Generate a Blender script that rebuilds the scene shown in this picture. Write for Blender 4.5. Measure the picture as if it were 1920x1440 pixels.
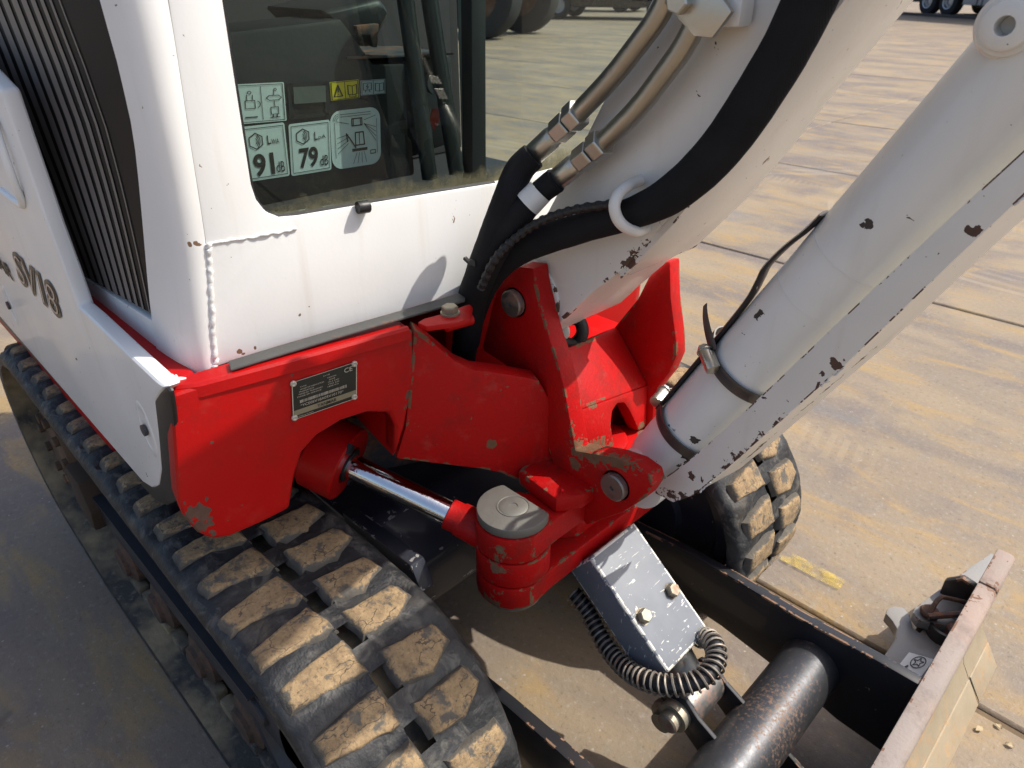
import bpy, bmesh, math, random
import numpy as np
from mathutils import Vector, Matrix
random.seed(7)
scene = bpy.context.scene
for o in list(bpy.data.objects): bpy.data.objects.remove(o)

# ------------------------------------------------------------------ camera, sky, sun, exposure
FPX, TH, CH = 1331.0, math.atan(760/1331.0), 0.93
S2 = 1/math.sqrt(2)
CAM = np.array([0.0, -0.636, CH])
FW = np.array([-S2*math.cos(TH), S2*math.cos(TH), -math.sin(TH)])
RT = np.array([S2, S2, 0.0])
UP = np.array([-S2*math.sin(TH), S2*math.sin(TH), math.cos(TH)])
cd = bpy.data.cameras.new('camera'); cam = bpy.data.objects.new('camera', cd); scene.collection.objects.link(cam)
cd.sensor_width = 36; cd.lens = 36*FPX/1920; cd.clip_start = 0.02; cd.clip_end = 900
cd.dof.use_dof = True; cd.dof.focus_distance = 0.74; cd.dof.aperture_fstop = 13
m = Matrix.Identity(4)
for i in range(3):
    m[i][0] = RT[i]; m[i][1] = UP[i]; m[i][2] = -FW[i]; m[i][3] = CAM[i]
cam.matrix_world = m
scene.camera = cam

SUN_AZ, SUN_EL = math.radians(50), math.radians(51)     # azimuth from +X towards +Y
world = bpy.data.worlds.new('World'); scene.world = world; world.use_nodes = True
wn = world.node_tree; wn.nodes.clear()
sky = wn.nodes.new('ShaderNodeTexSky'); sky.sky_type = 'NISHITA'; sky.sun_disc = False
sky.sun_elevation = SUN_EL; sky.sun_rotation = math.pi/2 - SUN_AZ; sky.dust_density = 4.0; sky.ozone_density = 1.0
bg = wn.nodes.new('ShaderNodeBackground'); bg.inputs[1].default_value = 0.15
wo = wn.nodes.new('ShaderNodeOutputWorld')
wn.links.new(sky.outputs[0], bg.inputs[0]); wn.links.new(bg.outputs[0], wo.inputs[0])
sl = bpy.data.lights.new('sun', 'SUN'); sl.energy = 3.8; sl.angle = math.radians(0.55); sl.color = (1.0, 0.95, 0.87)
sun = bpy.data.objects.new('sun', sl); scene.collection.objects.link(sun)
sd = Vector((math.cos(SUN_EL)*math.cos(SUN_AZ), math.cos(SUN_EL)*math.sin(SUN_AZ), math.sin(SUN_EL)))
sun.rotation_euler = sd.to_track_quat('Z', 'Y').to_euler(); sun.location = (3, 3, 6)
vs = scene.view_settings
vs.view_transform = 'Standard'; vs.look = 'None'; vs.gamma = 1.0; vs.exposure = 0.42; vs.use_curve_mapping = False
scene.render.engine = 'CYCLES'
scene.cycles.max_bounces = 6; scene.cycles.diffuse_bounces = 2; scene.cycles.glossy_bounces = 3; scene.cycles.caustics_reflective = False; scene.cycles.caustics_refractive = False; scene.cycles.transparent_max_bounces = 8

# ------------------------------------------------------------------ measuring helpers: a sight line met with a real plane of the machine
def ray(px, py): return FW*FPX + RT*(px-960) + UP*(720-py)
def on(ax, px, py, v):
    d = ray(px, py); t = (v-CAM[ax])/d[ax]; return Vector(CAM + d*t)
def X(px, py, x): return on(0, px, py, x)
def Y(px, py, y): return on(1, px, py, y)
def Z(px, py, z): return on(2, px, py, z)
def D(px, py, dep): return Vector(CAM + ray(px, py)/FPX*dep)
def W(px, py, a, b):
    """vertical plane through plan points a and b"""
    n = np.array([b[1]-a[1], -(b[0]-a[0]), 0.0]); d = ray(px, py)
    t = ((np.array([a[0], a[1], 0])-CAM) @ n)/(d @ n); return Vector(CAM + d*t)

# ------------------------------------------------------------------ materials
def nt(name):
    m = bpy.data.materials.new(name); m.use_nodes = True; t = m.node_tree; t.nodes.clear()
    return m, t
class G:
    """small node-graph builder"""
    def __init__(s, name):
        s.m, s.t = nt(name); s.co = None
    def n(s, typ, **kw):
        x = s.t.nodes.new(typ)
        for k, v in kw.items(): setattr(x, k, v)
        return x
    def l(s, a, b): s.t.links.new(a, b)
    def set(s, sock, v):
        if hasattr(v, 'is_output') or isinstance(v, bpy.types.NodeSocket): s.l(v, sock)
        else:
            if hasattr(sock, 'default_value'):
                try: sock.default_value = v
                except Exception: sock.default_value = (v[0], v[1], v[2], 1.0)
    def coord(s, kind='Object'):
        if s.co is None: s.co = s.n('ShaderNodeTexCoord')
        return s.co.outputs[kind]
    def mapv(s, v, scale=(1,1,1), loc=(0,0,0), rot=(0,0,0)):
        x = s.n('ShaderNodeMapping'); s.l(v, x.inputs[0]); x.inputs['Scale'].default_value = scale
        x.inputs['Location'].default_value = loc; x.inputs['Rotation'].default_value = rot; return x.outputs[0]
    def noise(s, scale, detail=4, rough=0.55, v=None, dist=0.0):
        x = s.n('ShaderNodeTexNoise'); s.l(v or s.coord(), x.inputs['Vector']); x.inputs['Scale'].default_value = scale
        x.inputs['Detail'].default_value = min(detail, 3.5); x.inputs['Roughness'].default_value = rough; x.inputs['Distortion'].default_value = dist
        return x.outputs[0]
    def noisec(s, scale, detail=3, v=None):
        x = s.n('ShaderNodeTexNoise'); s.l(v or s.coord(), x.inputs['Vector']); x.inputs['Scale'].default_value = scale
        x.inputs['Detail'].default_value = min(detail, 3); return x.outputs[1]
    def vor(s, scale, feature='F1', v=None, out=0):
        x = s.n('ShaderNodeTexVoronoi', feature=feature); s.l(v or s.coord(), x.inputs['Vector']); x.inputs['Scale'].default_value = scale
        return x.outputs[out]
    def math(s, op, a, b=0.0, c=0.0, clamp=False):
        x = s.n('ShaderNodeMath', operation=op); x.use_clamp = clamp
        s.set(x.inputs[0], a); s.set(x.inputs[1], b); s.set(x.inputs[2], c); return x.outputs[0]
    def vmath(s, op, a, b=(0,0,0), out=0):
        x = s.n('ShaderNodeVectorMath', operation=op); s.set(x.inputs[0], a); s.set(x.inputs[1], b); return x.outputs[out]
    def ramp(s, f, a, b):
        x = s.n('ShaderNodeMapRange'); x.clamp = True; s.set(x.inputs[0], f); x.inputs[1].default_value = a; x.inputs[2].default_value = b
        return x.outputs[0]
    def mix(s, f, a, b):
        x = s.n('ShaderNodeMix', data_type='RGBA'); s.set(x.inputs[0], f)
        s.set(x.inputs[6], a if not isinstance(a, tuple) else (*a, 1)); s.set(x.inputs[7], b if not isinstance(b, tuple) else (*b, 1)); return x.outputs[2]
    def fmix(s, f, a, b):
        x = s.n('ShaderNodeMix', data_type='FLOAT'); s.set(x.inputs[0], f); s.set(x.inputs[2], a); s.set(x.inputs[3], b); return x.outputs[0]
    def xyz(s, v=None):
        x = s.n('ShaderNodeSeparateXYZ'); s.l(v or s.coord(), x.inputs[0]); return x.outputs
    def bump(s, h, strength=0.3, dist=0.002):
        x = s.n('ShaderNodeBump'); s.l(h, x.inputs['Height']); x.inputs['Strength'].default_value = strength; x.inputs['Distance'].default_value = dist
        return x.outputs[0]
    def edge(s, *a_):
        """1 on the bevelled edges of a mesh (face attribute written by B.mesh), 0 elsewhere"""
        x = s.n('ShaderNodeAttribute'); x.attribute_name = 'edge'; return x.outputs['Fac']
    def spots(s, pts, wob=0.5, nscale=130):
        """union of ragged spots: pts = (centre, radius)"""
        d = s.vmath('SUBTRACT', s.noisec(nscale, 5), (0.5, 0.5, 0.5)); out = None
        for c, r in pts:
            off = s.vmath('SCALE', d); sc = off.node; sc.inputs['Scale'].default_value = r*wob*7
            p = s.vmath('ADD', s.coord(), off)
            q = s.vmath('DISTANCE', p, tuple(c), out=1)
            f = s.math('LESS_THAN', q, r)
            out = f if out is None else s.math('MAXIMUM', out, f)
        return out
    def out(s, col, rough=0.5, metal=0.0, bump=None, coat=0.0, spec=0.5, alpha=None, trans=0.0, coatr=0.1):
        p = s.n('ShaderNodeBsdfPrincipled'); o = s.n('ShaderNodeOutputMaterial')
        s.set(p.inputs['Base Color'], col if not isinstance(col, tuple) else (*col, 1)); s.set(p.inputs['Roughness'], rough); s.set(p.inputs['Metallic'], metal)
        p.inputs['Coat Weight'].default_value = coat; p.inputs['Coat Roughness'].default_value = coatr; p.inputs['Specular IOR Level'].default_value = spec
        if bump is not None: s.l(bump, p.inputs['Normal'])
        s.l(p.outputs[0], o.inputs[0]); return s.m

def paint(name, col, rough=0.35, chip=0.0, chipscale=45, edge=0.0, edgerad=0.004, spots=(), chipcol=(0.05,0.035,0.028), rim=None, dirt=0.25, dirtcol=(0.28,0.22,0.16), coat=0.25, grain=0.15, spec=0.4, streak=0.0, grime=0.0, lines=(), lightspots=(), lightcol=(0.75,0.72,0.66), chipmask=None):
    g = G(name)
    base = g.mix(g.ramp(g.noise(6, 2), 0.3, 0.75), tuple(c*0.9 for c in col), tuple(min(1, c*1.06) for c in col))
    dm = g.math('MULTIPLY', g.ramp(g.noise(3.1, 4, 0.65), 0.48, 0.8), dirt)
    base = g.mix(dm, base, dirtcol)
    if streak > 0:
        sv = g.mapv(g.coord(), (34, 34, 2.2)); sk = g.ramp(g.noise(1.0, 3, 0.65, sv), 0.56, 0.80)
        base = g.mix(g.math('MULTIPLY', sk, streak), base, dirtcol)
    if grime > 0:
        gm = g.ramp(g.math('ADD', g.noise(19, 5, 0.7), g.math('MULTIPLY', g.noise(130, 3, 0.7), 0.35)), 0.66, 0.95)
        base = g.mix(g.math('MULTIPLY', gm, grime), base, (0.045, 0.018, 0.012))
        gd = g.ramp(g.noise(36, 5, 0.72), 0.58, 0.82); base = g.mix(g.math('MULTIPLY', gd, grime*0.3), base, (0.40, 0.20, 0.15))
    mask = None
    if chip > 0:
        big = g.ramp(g.noise(5.3, 3), 0.52, 0.66)
        fine = g.noise(chipscale, 4, 0.6, dist=0.6)
        th = g.math('SUBTRACT', 0.735, g.math('MULTIPLY', big, 0.10*chip))
        mask = g.math('GREATER_THAN', fine, th)
        sp = g.math('GREATER_THAN', g.noise(chipscale*3.3, 3, 0.6), 0.75-0.025*chip); mask = g.math('MAXIMUM', mask, sp)
    if edge > 0:
        e = g.edge(edgerad, 0.03, 0.3)
        wear = g.math('ADD', g.noise(70, 6, 0.7, dist=0.4), g.math('MULTIPLY', g.noise(14, 3), 0.9))
        em = g.math('MULTIPLY', g.math('GREATER_THAN', wear, 1.20-0.2*edge), g.math('GREATER_THAN', e, 0.12))
        mask = em if mask is None else g.math('MAXIMUM', mask, em)
    if lines: nz = g.math('ADD', g.noise(105, 4, 0.7, dist=0.5), g.math('MULTIPLY', g.noise(24, 2), 0.55))
    for (la, lb, lw, ln) in lines:      # ragged wear clustered along a contact edge from la to lb
        la, lb = Vector(la), Vector(lb); L_ = (lb-la).length; u_ = (lb-la)/L_
        rel = g.vmath('SUBTRACT', g.coord(), tuple(la)); t_ = g.math('MINIMUM', g.math('MAXIMUM', g.vmath('DOT_PRODUCT', rel, tuple(u_), out=1), 0.0), L_)
        sc_n = g.n('ShaderNodeVectorMath', operation='SCALE'); sc_n.inputs[0].default_value = tuple(u_); g.l(t_, sc_n.inputs['Scale'])
        dl = g.vmath('DISTANCE', rel, sc_n.outputs[0], out=1)
        lm_ = g.math('GREATER_THAN', g.math('SUBTRACT', nz, g.math('MULTIPLY', dl, 0.20/lw)), 0.93-0.26*ln)
        mask = lm_ if mask is None else g.math('MAXIMUM', mask, lm_)
    if spots:
        sm = g.spots(spots, 0.45); mask = sm if mask is None else g.math('MAXIMUM', mask, sm)
    h = g.noise(260, 1); hh = g.math('MULTIPLY', h, grain)
    if mask is not None:
        cc = g.mix(g.noise(120, 4), chipcol, tuple(min(1, c*2.3) for c in chipcol))
        if rim:
            pass
        colr = g.mix(mask, base, cc); ro = g.fmix(mask, rough, 0.75)
        hh = g.math('SUBTRACT', hh, g.math('MULTIPLY', mask, 0.6))
    else:
        colr, ro = base, rough
    if lightspots:
        lm = g.spots(lightspots, 0.6, 120); colr = g.mix(lm, colr, lightcol)
    ro = g.math('ADD', ro, g.math('MULTIPLY', g.noise(11, 2), 0.18))
    return g.out(colr, ro, 0.0, g.bump(hh, 0.25, 0.0012), coat=coat, spec=spec)

def metal(name, col, rough=0.35, rust=0.0, rustcol=(0.16,0.06,0.025), scr=0.2, metallic=1.0, rs=48):
    g = G(name)
    n = g.noise(30, 6, 0.6)
    base = g.mix(n, tuple(c*0.75 for c in col), col)
    r = g.math('ADD', rough, g.math('MULTIPLY', g.noise(90, 4), scr))
    me = metallic
    if rust > 0:
        rm = g.math('MULTIPLY', g.ramp(g.math('ADD', g.noise(rs, 6, 0.75), g.math('MULTIPLY', g.noise(7, 3), 0.6)), 1.0-rust*0.45, 1.22-rust*0.4), 0.85)
        rc = g.mix(g.noise(60, 4), rustcol, tuple(min(1, c*2.6) for c in rustcol))
        base = g.mix(rm, base, rc); r = g.fmix(rm, r, 0.85); me = g.fmix(rm, metallic, 0.0)
    return g.out(base, r, me, g.bump(g.noise(180, 4), 0.2, 0.001))

def plain(name, col, rough=0.6, spec=0.5, nscale=40, var=0.25, bs=0.2, metallic=0.0, coat=0.0):
    g = G(name)
    c = g.mix(g.noise(nscale, 5), tuple(x*(1-var) for x in col), tuple(min(1, x*(1+var)) for x in col))
    return g.out(c, rough, metallic, g.bump(g.noise(nscale*4, 3), bs, 0.001), spec=spec, coat=coat)

# ------------------------------------------------------------------ mesh helpers
def newmesh(name, verts, faces, smooth=40, mats=None, midx=None):
    me = bpy.data.meshes.new(name); me.from_pydata([tuple(v) for v in verts], [], [tuple(f) for f in faces]); me.validate(); me.update()
    fin(me, smooth)
    return me
def fin(me, smooth=40):
    if smooth:
        me.polygons.foreach_set('use_smooth', [True]*len(me.polygons))
        try: me.set_sharp_from_angle(angle=math.radians(smooth))
        except Exception: pass
    me.update()
class B:
    """collects shapes for ONE mesh object"""
    def __init__(s): s.bm = bmesh.new()
    def raw(s, verts, faces):
        vv = [s.bm.verts.new(tuple(v)) for v in verts]; fs = []
        for f in faces:
            try: fs.append(s.bm.faces.new([vv[i] for i in f]))
            except ValueError: pass
        return vv, fs
    def box(s, c, size, rot=None):
        c = Vector(c); h = Vector(size)/2; vs_ = []
        for dx in (-1, 1):
            for dy in (-1, 1):
                for dz in (-1, 1):
                    v = Vector((dx*h.x, dy*h.y, dz*h.z))
                    if rot is not None: v = rot @ v
                    vs_.append(c+v)
        s.raw(vs_, [(0,1,3,2),(4,6,7,5),(0,4,5,1),(2,3,7,6),(0,2,6,4),(1,5,7,3)]); return s
    def prism(s, pts, off):
        """pts: 3-D outline (planar), off: extrusion vector"""
        n = len(pts); off = Vector(off); pts = [Vector(p) for p in pts]
        vs_ = pts + [p+off for p in pts]
        fs = [tuple(range(n)), tuple(reversed(range(n, 2*n)))] + [(i, i+n, (i+1) % n + n, (i+1) % n) for i in range(n)]
        s.raw(vs_, fs); return s
    def xz(s, pts, y0, y1): return s.prism([(p[0], y0, p[1]) for p in pts], (0, y1-y0, 0))
    def xy(s, pts, z0, z1): return s.prism([(p[0], p[1], z0) for p in pts], (0, 0, z1-z0))
    def tube(s, pts, r, seg=12, caps=True, flat=1.0, flatdir=None):
        pts = [Vector(p) for p in pts]; n = len(pts); rr = r if isinstance(r, (list, tuple)) else [r]*n
        tang = [(pts[min(i+1, n-1)]-pts[max(i-1, 0)]).normalized() for i in range(n)]
        a = Vector(flatdir) if flatdir is not None else (Vector((0, 0, 1)) if abs(tang[0].z) < 0.9 else Vector((1, 0, 0)))
        u = (a - tang[0]*a.dot(tang[0])).normalized(); vs_ = []; fs = []
        for i in range(n):
            if flatdir is not None: u = (a - tang[i]*a.dot(tang[i])).normalized()
            else: u = (u - tang[i]*u.dot(tang[i])).normalized()
            w = tang[i].cross(u)
            for k in range(seg):
                an = 2*math.pi*k/seg; vs_.append(pts[i] + (u*math.cos(an)*flat + w*math.sin(an))*rr[i])
        for i in range(n-1):
            for k in range(seg): fs.append((i*seg+k, i*seg+(k+1) % seg, (i+1)*seg+(k+1) % seg, (i+1)*seg+k))
        if caps: fs += [tuple(reversed(range(seg))), tuple(range((n-1)*seg, n*seg))]
        s.raw(vs_, fs); return s
    def cyl(s, a, b, r, seg=24, r2=None): return s.tube([a, b], [r, r if r2 is None else r2], seg)
    def lathe(s, c, axis, prof, seg=32, caps=True):
        """prof: list of (distance along axis, radius)"""
        c = Vector(c); ax = Vector(axis).normalized(); u = ax.orthogonal().normalized(); w = ax.cross(u); vs_ = []; fs = []
        for (d, r) in prof:
            for k in range(seg):
                an = 2*math.pi*k/seg; vs_.append(c + ax*d + (u*math.cos(an)+w*math.sin(an))*r)
        n = len(prof)
        for i in range(n-1):
            for k in range(seg): fs.append((i*seg+k, i*seg+(k+1) % seg, (i+1)*seg+(k+1) % seg, (i+1)*seg+k))
        if caps and prof[0][1] > 1e-6: fs.append(tuple(reversed(range(seg))))
        if caps and prof[-1][1] > 1e-6: fs.append(tuple(range((n-1)*seg, n*seg)))
        s.raw(vs_, fs); return s
    def hexa(s, c, axis, r, h):
        c = Vector(c); ax = Vector(axis).normalized(); return s.lathe(c, ax, [(0, r*0.96), (h*0.12, r), (h*0.85, r), (h, r*0.86)], 6)
    def mesh(s, name, smooth=40, bevel=0.0, seg=2, weld=1e-5):
        bmesh.ops.remove_doubles(s.bm, verts=s.bm.verts, dist=weld)
        bmesh.ops.recalc_face_normals(s.bm, faces=s.bm.faces)
        if bevel > 0:
            es = [e for e in s.bm.edges if len(e.link_faces) == 2 and e.calc_face_angle(0) > math.radians(28)]
            lay = s.bm.faces.layers.float.new('edge')
            rt = bmesh.ops.bevel(s.bm, geom=es, offset=bevel, segments=seg, profile=0.6, affect='EDGES', clamp_overlap=True)
            for f_ in rt['faces']:
                if f_.calc_area() < 0.25*max(1e-9, bevel*3)*1.0: f_[lay] = 1.0
        me = bpy.data.meshes.new(name); s.bm.to_mesh(me); s.bm.free(); fin(me, smooth); return me

def obj(name, me, mat=None, parent=None):
    o = bpy.data.objects.new(name, me); scene.collection.objects.link(o)
    if mat is not None:
        for m_ in (mat if isinstance(mat, (list, tuple)) else [mat]): me.materials.append(m_)
    if parent is not None:
        o.parent = parent
        if parent.type == 'EMPTY': o.location = -parent.location
    return o
def empty(name, loc, label, cat, group=None):
    o = bpy.data.objects.new(name, None); scene.collection.objects.link(o); o.location = loc; o.empty_display_size = 0.1
    o['label'] = label; o['category'] = cat
    if group: o['group'] = group
    return o
def spline(pts, n=8):
    """Catmull-Rom through 3-D points"""
    P = [Vector(p) for p in pts]; out = []
    for i in range(len(P)-1):
        p0, p1, p2, p3 = P[max(i-1, 0)], P[i], P[i+1], P[min(i+2, len(P)-1)]
        for k in range(n):
            t = k/n; out.append(0.5*((2*p1)+(p2-p0)*t+(2*p0-5*p1+4*p2-p3)*t*t+(3*p1-p0-3*p2+p3)*t**3))
    out.append(P[-1]); return out
def text_mesh(s, size, offset=0.0, extrude=0.0002, shear=0.0, bold=0.0):
    c = bpy.data.curves.new('lettering', 'FONT'); c.body = s; c.size = size; c.offset = offset+bold; c.extrude = extrude; c.shear = shear
    c.align_x = 'CENTER'; c.align_y = 'CENTER'; c.resolution_u = 4
    o = bpy.data.objects.new('tmp', c); scene.collection.objects.link(o)
    me = bpy.data.meshes.new_from_object(o.evaluated_get(bpy.context.evaluated_depsgraph_get()))
    bpy.data.objects.remove(o); bpy.data.curves.remove(c); me.name = 'lettering'; return me
def place_quad(me, c00, c10, c01, out=0.0006):
    """map a mesh drawn in the unit rectangle (0..1, 0..1) to the plane with corners c00 (lower left), c10 (lower right), c01 (upper left)"""
    a, u, v = Vector(c00), Vector(c10)-Vector(c00), Vector(c01)-Vector(c00); n = u.cross(v).normalized()
    for vt in me.vertices: vt.co = a + u*vt.co.x + v*vt.co.y + n*(out + vt.co.z)
    me.update(); return me

# ================================================================== SETTING: yard of worn slabs
def ground_mat():
    g = G('yard_surface')
    ge = g.n('ShaderNodeNewGeometry'); pos = ge.outputs['Position']
    st = g.mapv(pos, (0.7, 1.7, 1), rot=(0, 0, math.radians(-8)))
    st2 = g.mapv(pos, (1.7, 5.0, 1), rot=(0, 0, math.radians(14)))
    st3 = g.mapv(pos, (9, 4.0, 1), rot=(0, 0, math.radians(22)))
    a = g.noise(1.4, 5, 0.62, st, 0.6); b = g.noise(2.2, 5, 0.68, st2, 0.5); c = g.noise(3.5, 6, 0.72, pos); d = g.noise(4, 4, 0.7, st3)
    col = g.mix(g.ramp(a, 0.40, 0.62), (0.235, 0.19, 0.155), (0.40, 0.305, 0.19))
    col = g.mix(g.math('MULTIPLY', g.ramp(b, 0.5, 0.66), 0.75), col, (0.45, 0.30, 0.12))
    col = g.mix(g.math('MULTIPLY', g.ramp(c, 0.52, 0.70), 0.7), col, (0.19, 0.16, 0.155))
    col = g.mix(g.math('MULTIPLY', g.ramp(d, 0.55, 0.75), 0.5), col, (0.33, 0.29, 0.24))
    col = g.mix(g.math('MULTIPLY', g.ramp(g.noise(0.8, 5, 0.6, st2), 0.58, 0.75), 0.35), col, (0.24, 0.27, 0.29))
    fine = g.noise(95, 4, 0.75, pos)
    col = g.mix(g.math('MULTIPLY', g.ramp(fine, 0.56, 0.72), 0.45), col, (0.50, 0.46, 0.42))
    col = g.mix(g.math('MULTIPLY', g.ramp(fine, 0.42, 0.30), 0.5), col, (0.10, 0.085, 0.075))
    # tyre prints: arcs of parallel tread marks
    TC = Z(1535, 312, 0); TR = (Z(1478, 312, 0)-TC).length
    TD = Z(1690, 470, 0); brk0 = g.noise(2.6, 3, 0.5, pos); brk = g.ramp(brk0, 0.42, 0.58); brk2 = g.ramp(brk0, 0.45, 0.6)
    for (cx, cy, r, w, k_) in ((TC.x, TC.y, TR*.92, TR*.17, .42), (TC.x+.1, TC.y+.75, TR*1.25, TR*.18, .30), (TD.x+.5, TD.y+.9, 1.0, .11, .3), (-3.6, 5.6, 2.9, 0.16, .25)):
        dd = g.vmath('DISTANCE', g.vmath('MULTIPLY', pos, (1, 1, 0)), (cx, cy, 0), out=1)
        q = g.math('SUBTRACT', dd, r); band = g.math('LESS_THAN', g.math('ABSOLUTE', q), w)
        wv = g.ramp(g.math('SINE', g.math('MULTIPLY', q, 2*math.pi*3.5/(w*2))), -.1, .5)
        f = g.math('MULTIPLY', g.math('MULTIPLY', band, wv), g.math('MULTIPLY', brk, k_))
        col = g.mix(f, col, (0.56, 0.46, 0.33))
    # oil spots and grit
    ov = g.vor(5.5, 'F1', g.vmath('ADD', pos, g.vmath('MULTIPLY', g.noisec(16, 3, pos), (.1, .1, 0)))); om = g.math('MULTIPLY', g.ramp(ov, .085, .03), g.math('GREATER_THAN', brk0, .52))
    col = g.mix(g.math('MULTIPLY', om, .6), col, (0.07, 0.06, 0.055))
    gv = g.vor(55, 'F1', pos); gm2 = g.math('MULTIPLY', g.math('LESS_THAN', gv, .10), g.math('GREATER_THAN', g.noise(9, 2, .5, pos), .56))
    col = g.mix(g.math('MULTIPLY', gm2, .7), col, (0.52, 0.48, 0.42))
    # straight tread tracks along the yard
    p = g.xyz(g.mapv(pos, rot=(0, 0, math.radians(6))))
    for yy in (0.78, 1.62, 2.9):
        q = g.math('SUBTRACT', p[1], yy); band = g.math('LESS_THAN', g.math('ABSOLUTE', q), 0.055)
        tr = g.math('GREATER_THAN', g.math('SINE', g.math('ADD', g.math('MULTIPLY', p[0], 190), g.math('MULTIPLY', q, 60))), 0.1)
        f = g.math('MULTIPLY', g.math('MULTIPLY', band, tr), g.math('MULTIPLY', brk2, 0.25))
        col = g.mix(f, col, (0.50, 0.40, 0.26))
    h = g.noise(70, 3, 0.75, pos)
    hs = g.n('ShaderNodeHueSaturation'); hs.inputs['Saturation'].default_value = 1.0; hs.inputs['Value'].default_value = 0.69; g.l(col, hs.inputs['Color']); col = hs.outputs[0]
    return g.out(col, g.fmix(g.noise(9, 4, 0.6, pos), 0.55, 0.85), 0, g.bump(h, 0.45, 0.003), spec=0.45)
GM = ground_mat()
DIRTM = plain('joint_dirt', (0.13, 0.092, 0.055), 0.95, nscale=25, var=0.5, bs=0.6)
gs = B(); gs.raw([(-400, -400, -0.007), (400, -400, -0.007), (400, 400, -0.007), (-400, 400, -0.007)], [(0, 1, 2, 3)])
ground = obj('yard_ground', gs.mesh('yard_ground', 0), DIRTM); ground['kind'] = 'structure'
ground['label'] = 'dirt-filled joints and base under the worn yard slabs'
far = B()
SLW, SX0, SX1, SY0, SY1 = 1.565, -25.0, 7.5, -4.373, 50.4
for (a, b, c, d) in ((-390, -390, 390, SY0-.008), (-390, SY1+.008, 390, 390), (-390, SY0, SX0-.008, SY1), (SX1+.008, SY0, 390, SY1)):
    far.raw([(a, b, 0), (c, b, 0), (c, d, 0), (a, d, 0)], [(0, 1, 2, 3)])
fo = obj('far_yard', far.mesh('far_yard', 0), GM, ground)
sm = {}
def slab_mesh(L):
    k = round(L, 2)
    if k not in sm:
        b = B(); b.box((0, 0, -0.05), (L-0.010, SLW-0.012, 0.1)); sm[k] = b.mesh('paving_slab', 40, 0.005, 1); sm[k].materials.append(GM)
    return sm[k]
row = 0; yy = SY0
while yy < SY1-0.1:
    L = 3.25 if yy < 11 else 8.125
    nx = int(round((SX1-SX0)/L))
    for i in range(nx):
        o = bpy.data.objects.new('paving_slab', slab_mesh(L)); scene.collection.objects.link(o); o.parent = ground
        o.location = (SX0+L*(i+0.5), yy+SLW/2, -random.random()*0.0012); o.rotation_euler = (random.gauss(0, .0003), random.gauss(0, .0002), 0)
    yy += SLW; row += 1
# faded yellow paint line and its blobs on the slab beside the far track
YP = G('yellow_floor_paint')
ym = YP.math('MULTIPLY', YP.ramp(YP.noise(26, 6, 0.75), 0.40, 0.72), 0.75)
yo = YP.out(YP.mix(YP.noise(30, 4), (0.50, 0.36, 0.04), (0.62, 0.45, 0.07)), 0.7)
tb = YP.n('ShaderNodeBsdfTransparent'); mx = YP.n('ShaderNodeMixShader'); outn = [n for n in YP.t.nodes if n.type == 'OUTPUT_MATERIAL'][0]; pb = [n for n in YP.t.nodes if n.type == 'BSDF_PRINCIPLED'][0]
YP.l(ym, mx.inputs[0]); YP.l(tb.outputs[0], mx.inputs[1]); YP.l(pb.outputs[0], mx.inputs[2]); YP.l(mx.outputs[0], outn.inputs[0])
a, b_, c, d = Z(1474, 1030, .004), Z(1586, 1088, .004), Z(1572, 1106, .004), Z(1462, 1048, .004)
bb = B(); bb.raw([a, b_, c, d], [(0, 1, 2, 3)]); yl = obj('paint_line', bb.mesh('paint_line', 0), YP.m, ground)

# ================================================================== BACKGROUND VEHICLES
TYRE = plain('old_tyre', (0.022, 0.022, 0.024), 0.85, nscale=12, var=0.4)
RIMM = metal('wheel_rim', (0.55, 0.56, 0.58), 0.35, 0.15)
BLUE = paint('blue_truck_paint', (0.012, 0.02, 0.07), 0.25, dirt=0.12, grain=0.05, coat=0.6)
DARKM = plain('dark_chassis', (0.025, 0.026, 0.03), 0.6, nscale=8)
GREYP = paint('pale_locker_paint', (0.36, 0.36, 0.37), 0.4, dirt=0.3, grain=0.05)
VGLASS = plain('vehicle_glass', (0.02, 0.025, 0.03), 0.08, nscale=2, var=0.2, bs=0.0)
AMBER = plain('amber_lens', (0.55, 0.16, 0.01), 0.25); REDL = plain('red_lens', (0.4, 0.01, 0.01), 0.25); WHT = plain('white_marker', (0.75, 0.75, 0.74), 0.5)
def wheel(parent, c, axis, r, w, rim=RIMM, holes=8):
    c = Vector(c); ax = Vector(axis).normalized()
    t = B(); t.lathe(c-ax*w/2, ax, [(0, r*.56), (0, r*.86), (w*.08, r*.97), (w*.25, r), (w*.75, r), (w*.92, r*.97), (w, r*.86), (w, r*.56)], 40, False)
    to = obj('wheel', t.mesh('tyre', 35), TYRE, parent)
    q = B(); q.lathe(c-ax*w*.5, ax, [(w*.3, .001), (w*.3, r*.22), (w*.2, r*.24), (w*.24, r*.42), (w*.04, r*.5), (w*.0, r*.57), (w*.1, r*.58), (w*.95, r*.57)], 40)
    ro = obj('rim', q.mesh('rim', 35), rim, to)
    u = ax.orthogonal().normalized(); v = ax.cross(u)
    for k in range(holes):
        an = 2*math.pi*k/holes; nb = B(); p = c + (u*math.cos(an)+v*math.sin(an))*r*.3 - ax*w*.34; nb.hexa(p, -ax, r*.035, r*.05)
        obj('wheel_nut', nb.mesh('wheel_nut', 0), rim, to)
    return to
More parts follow.
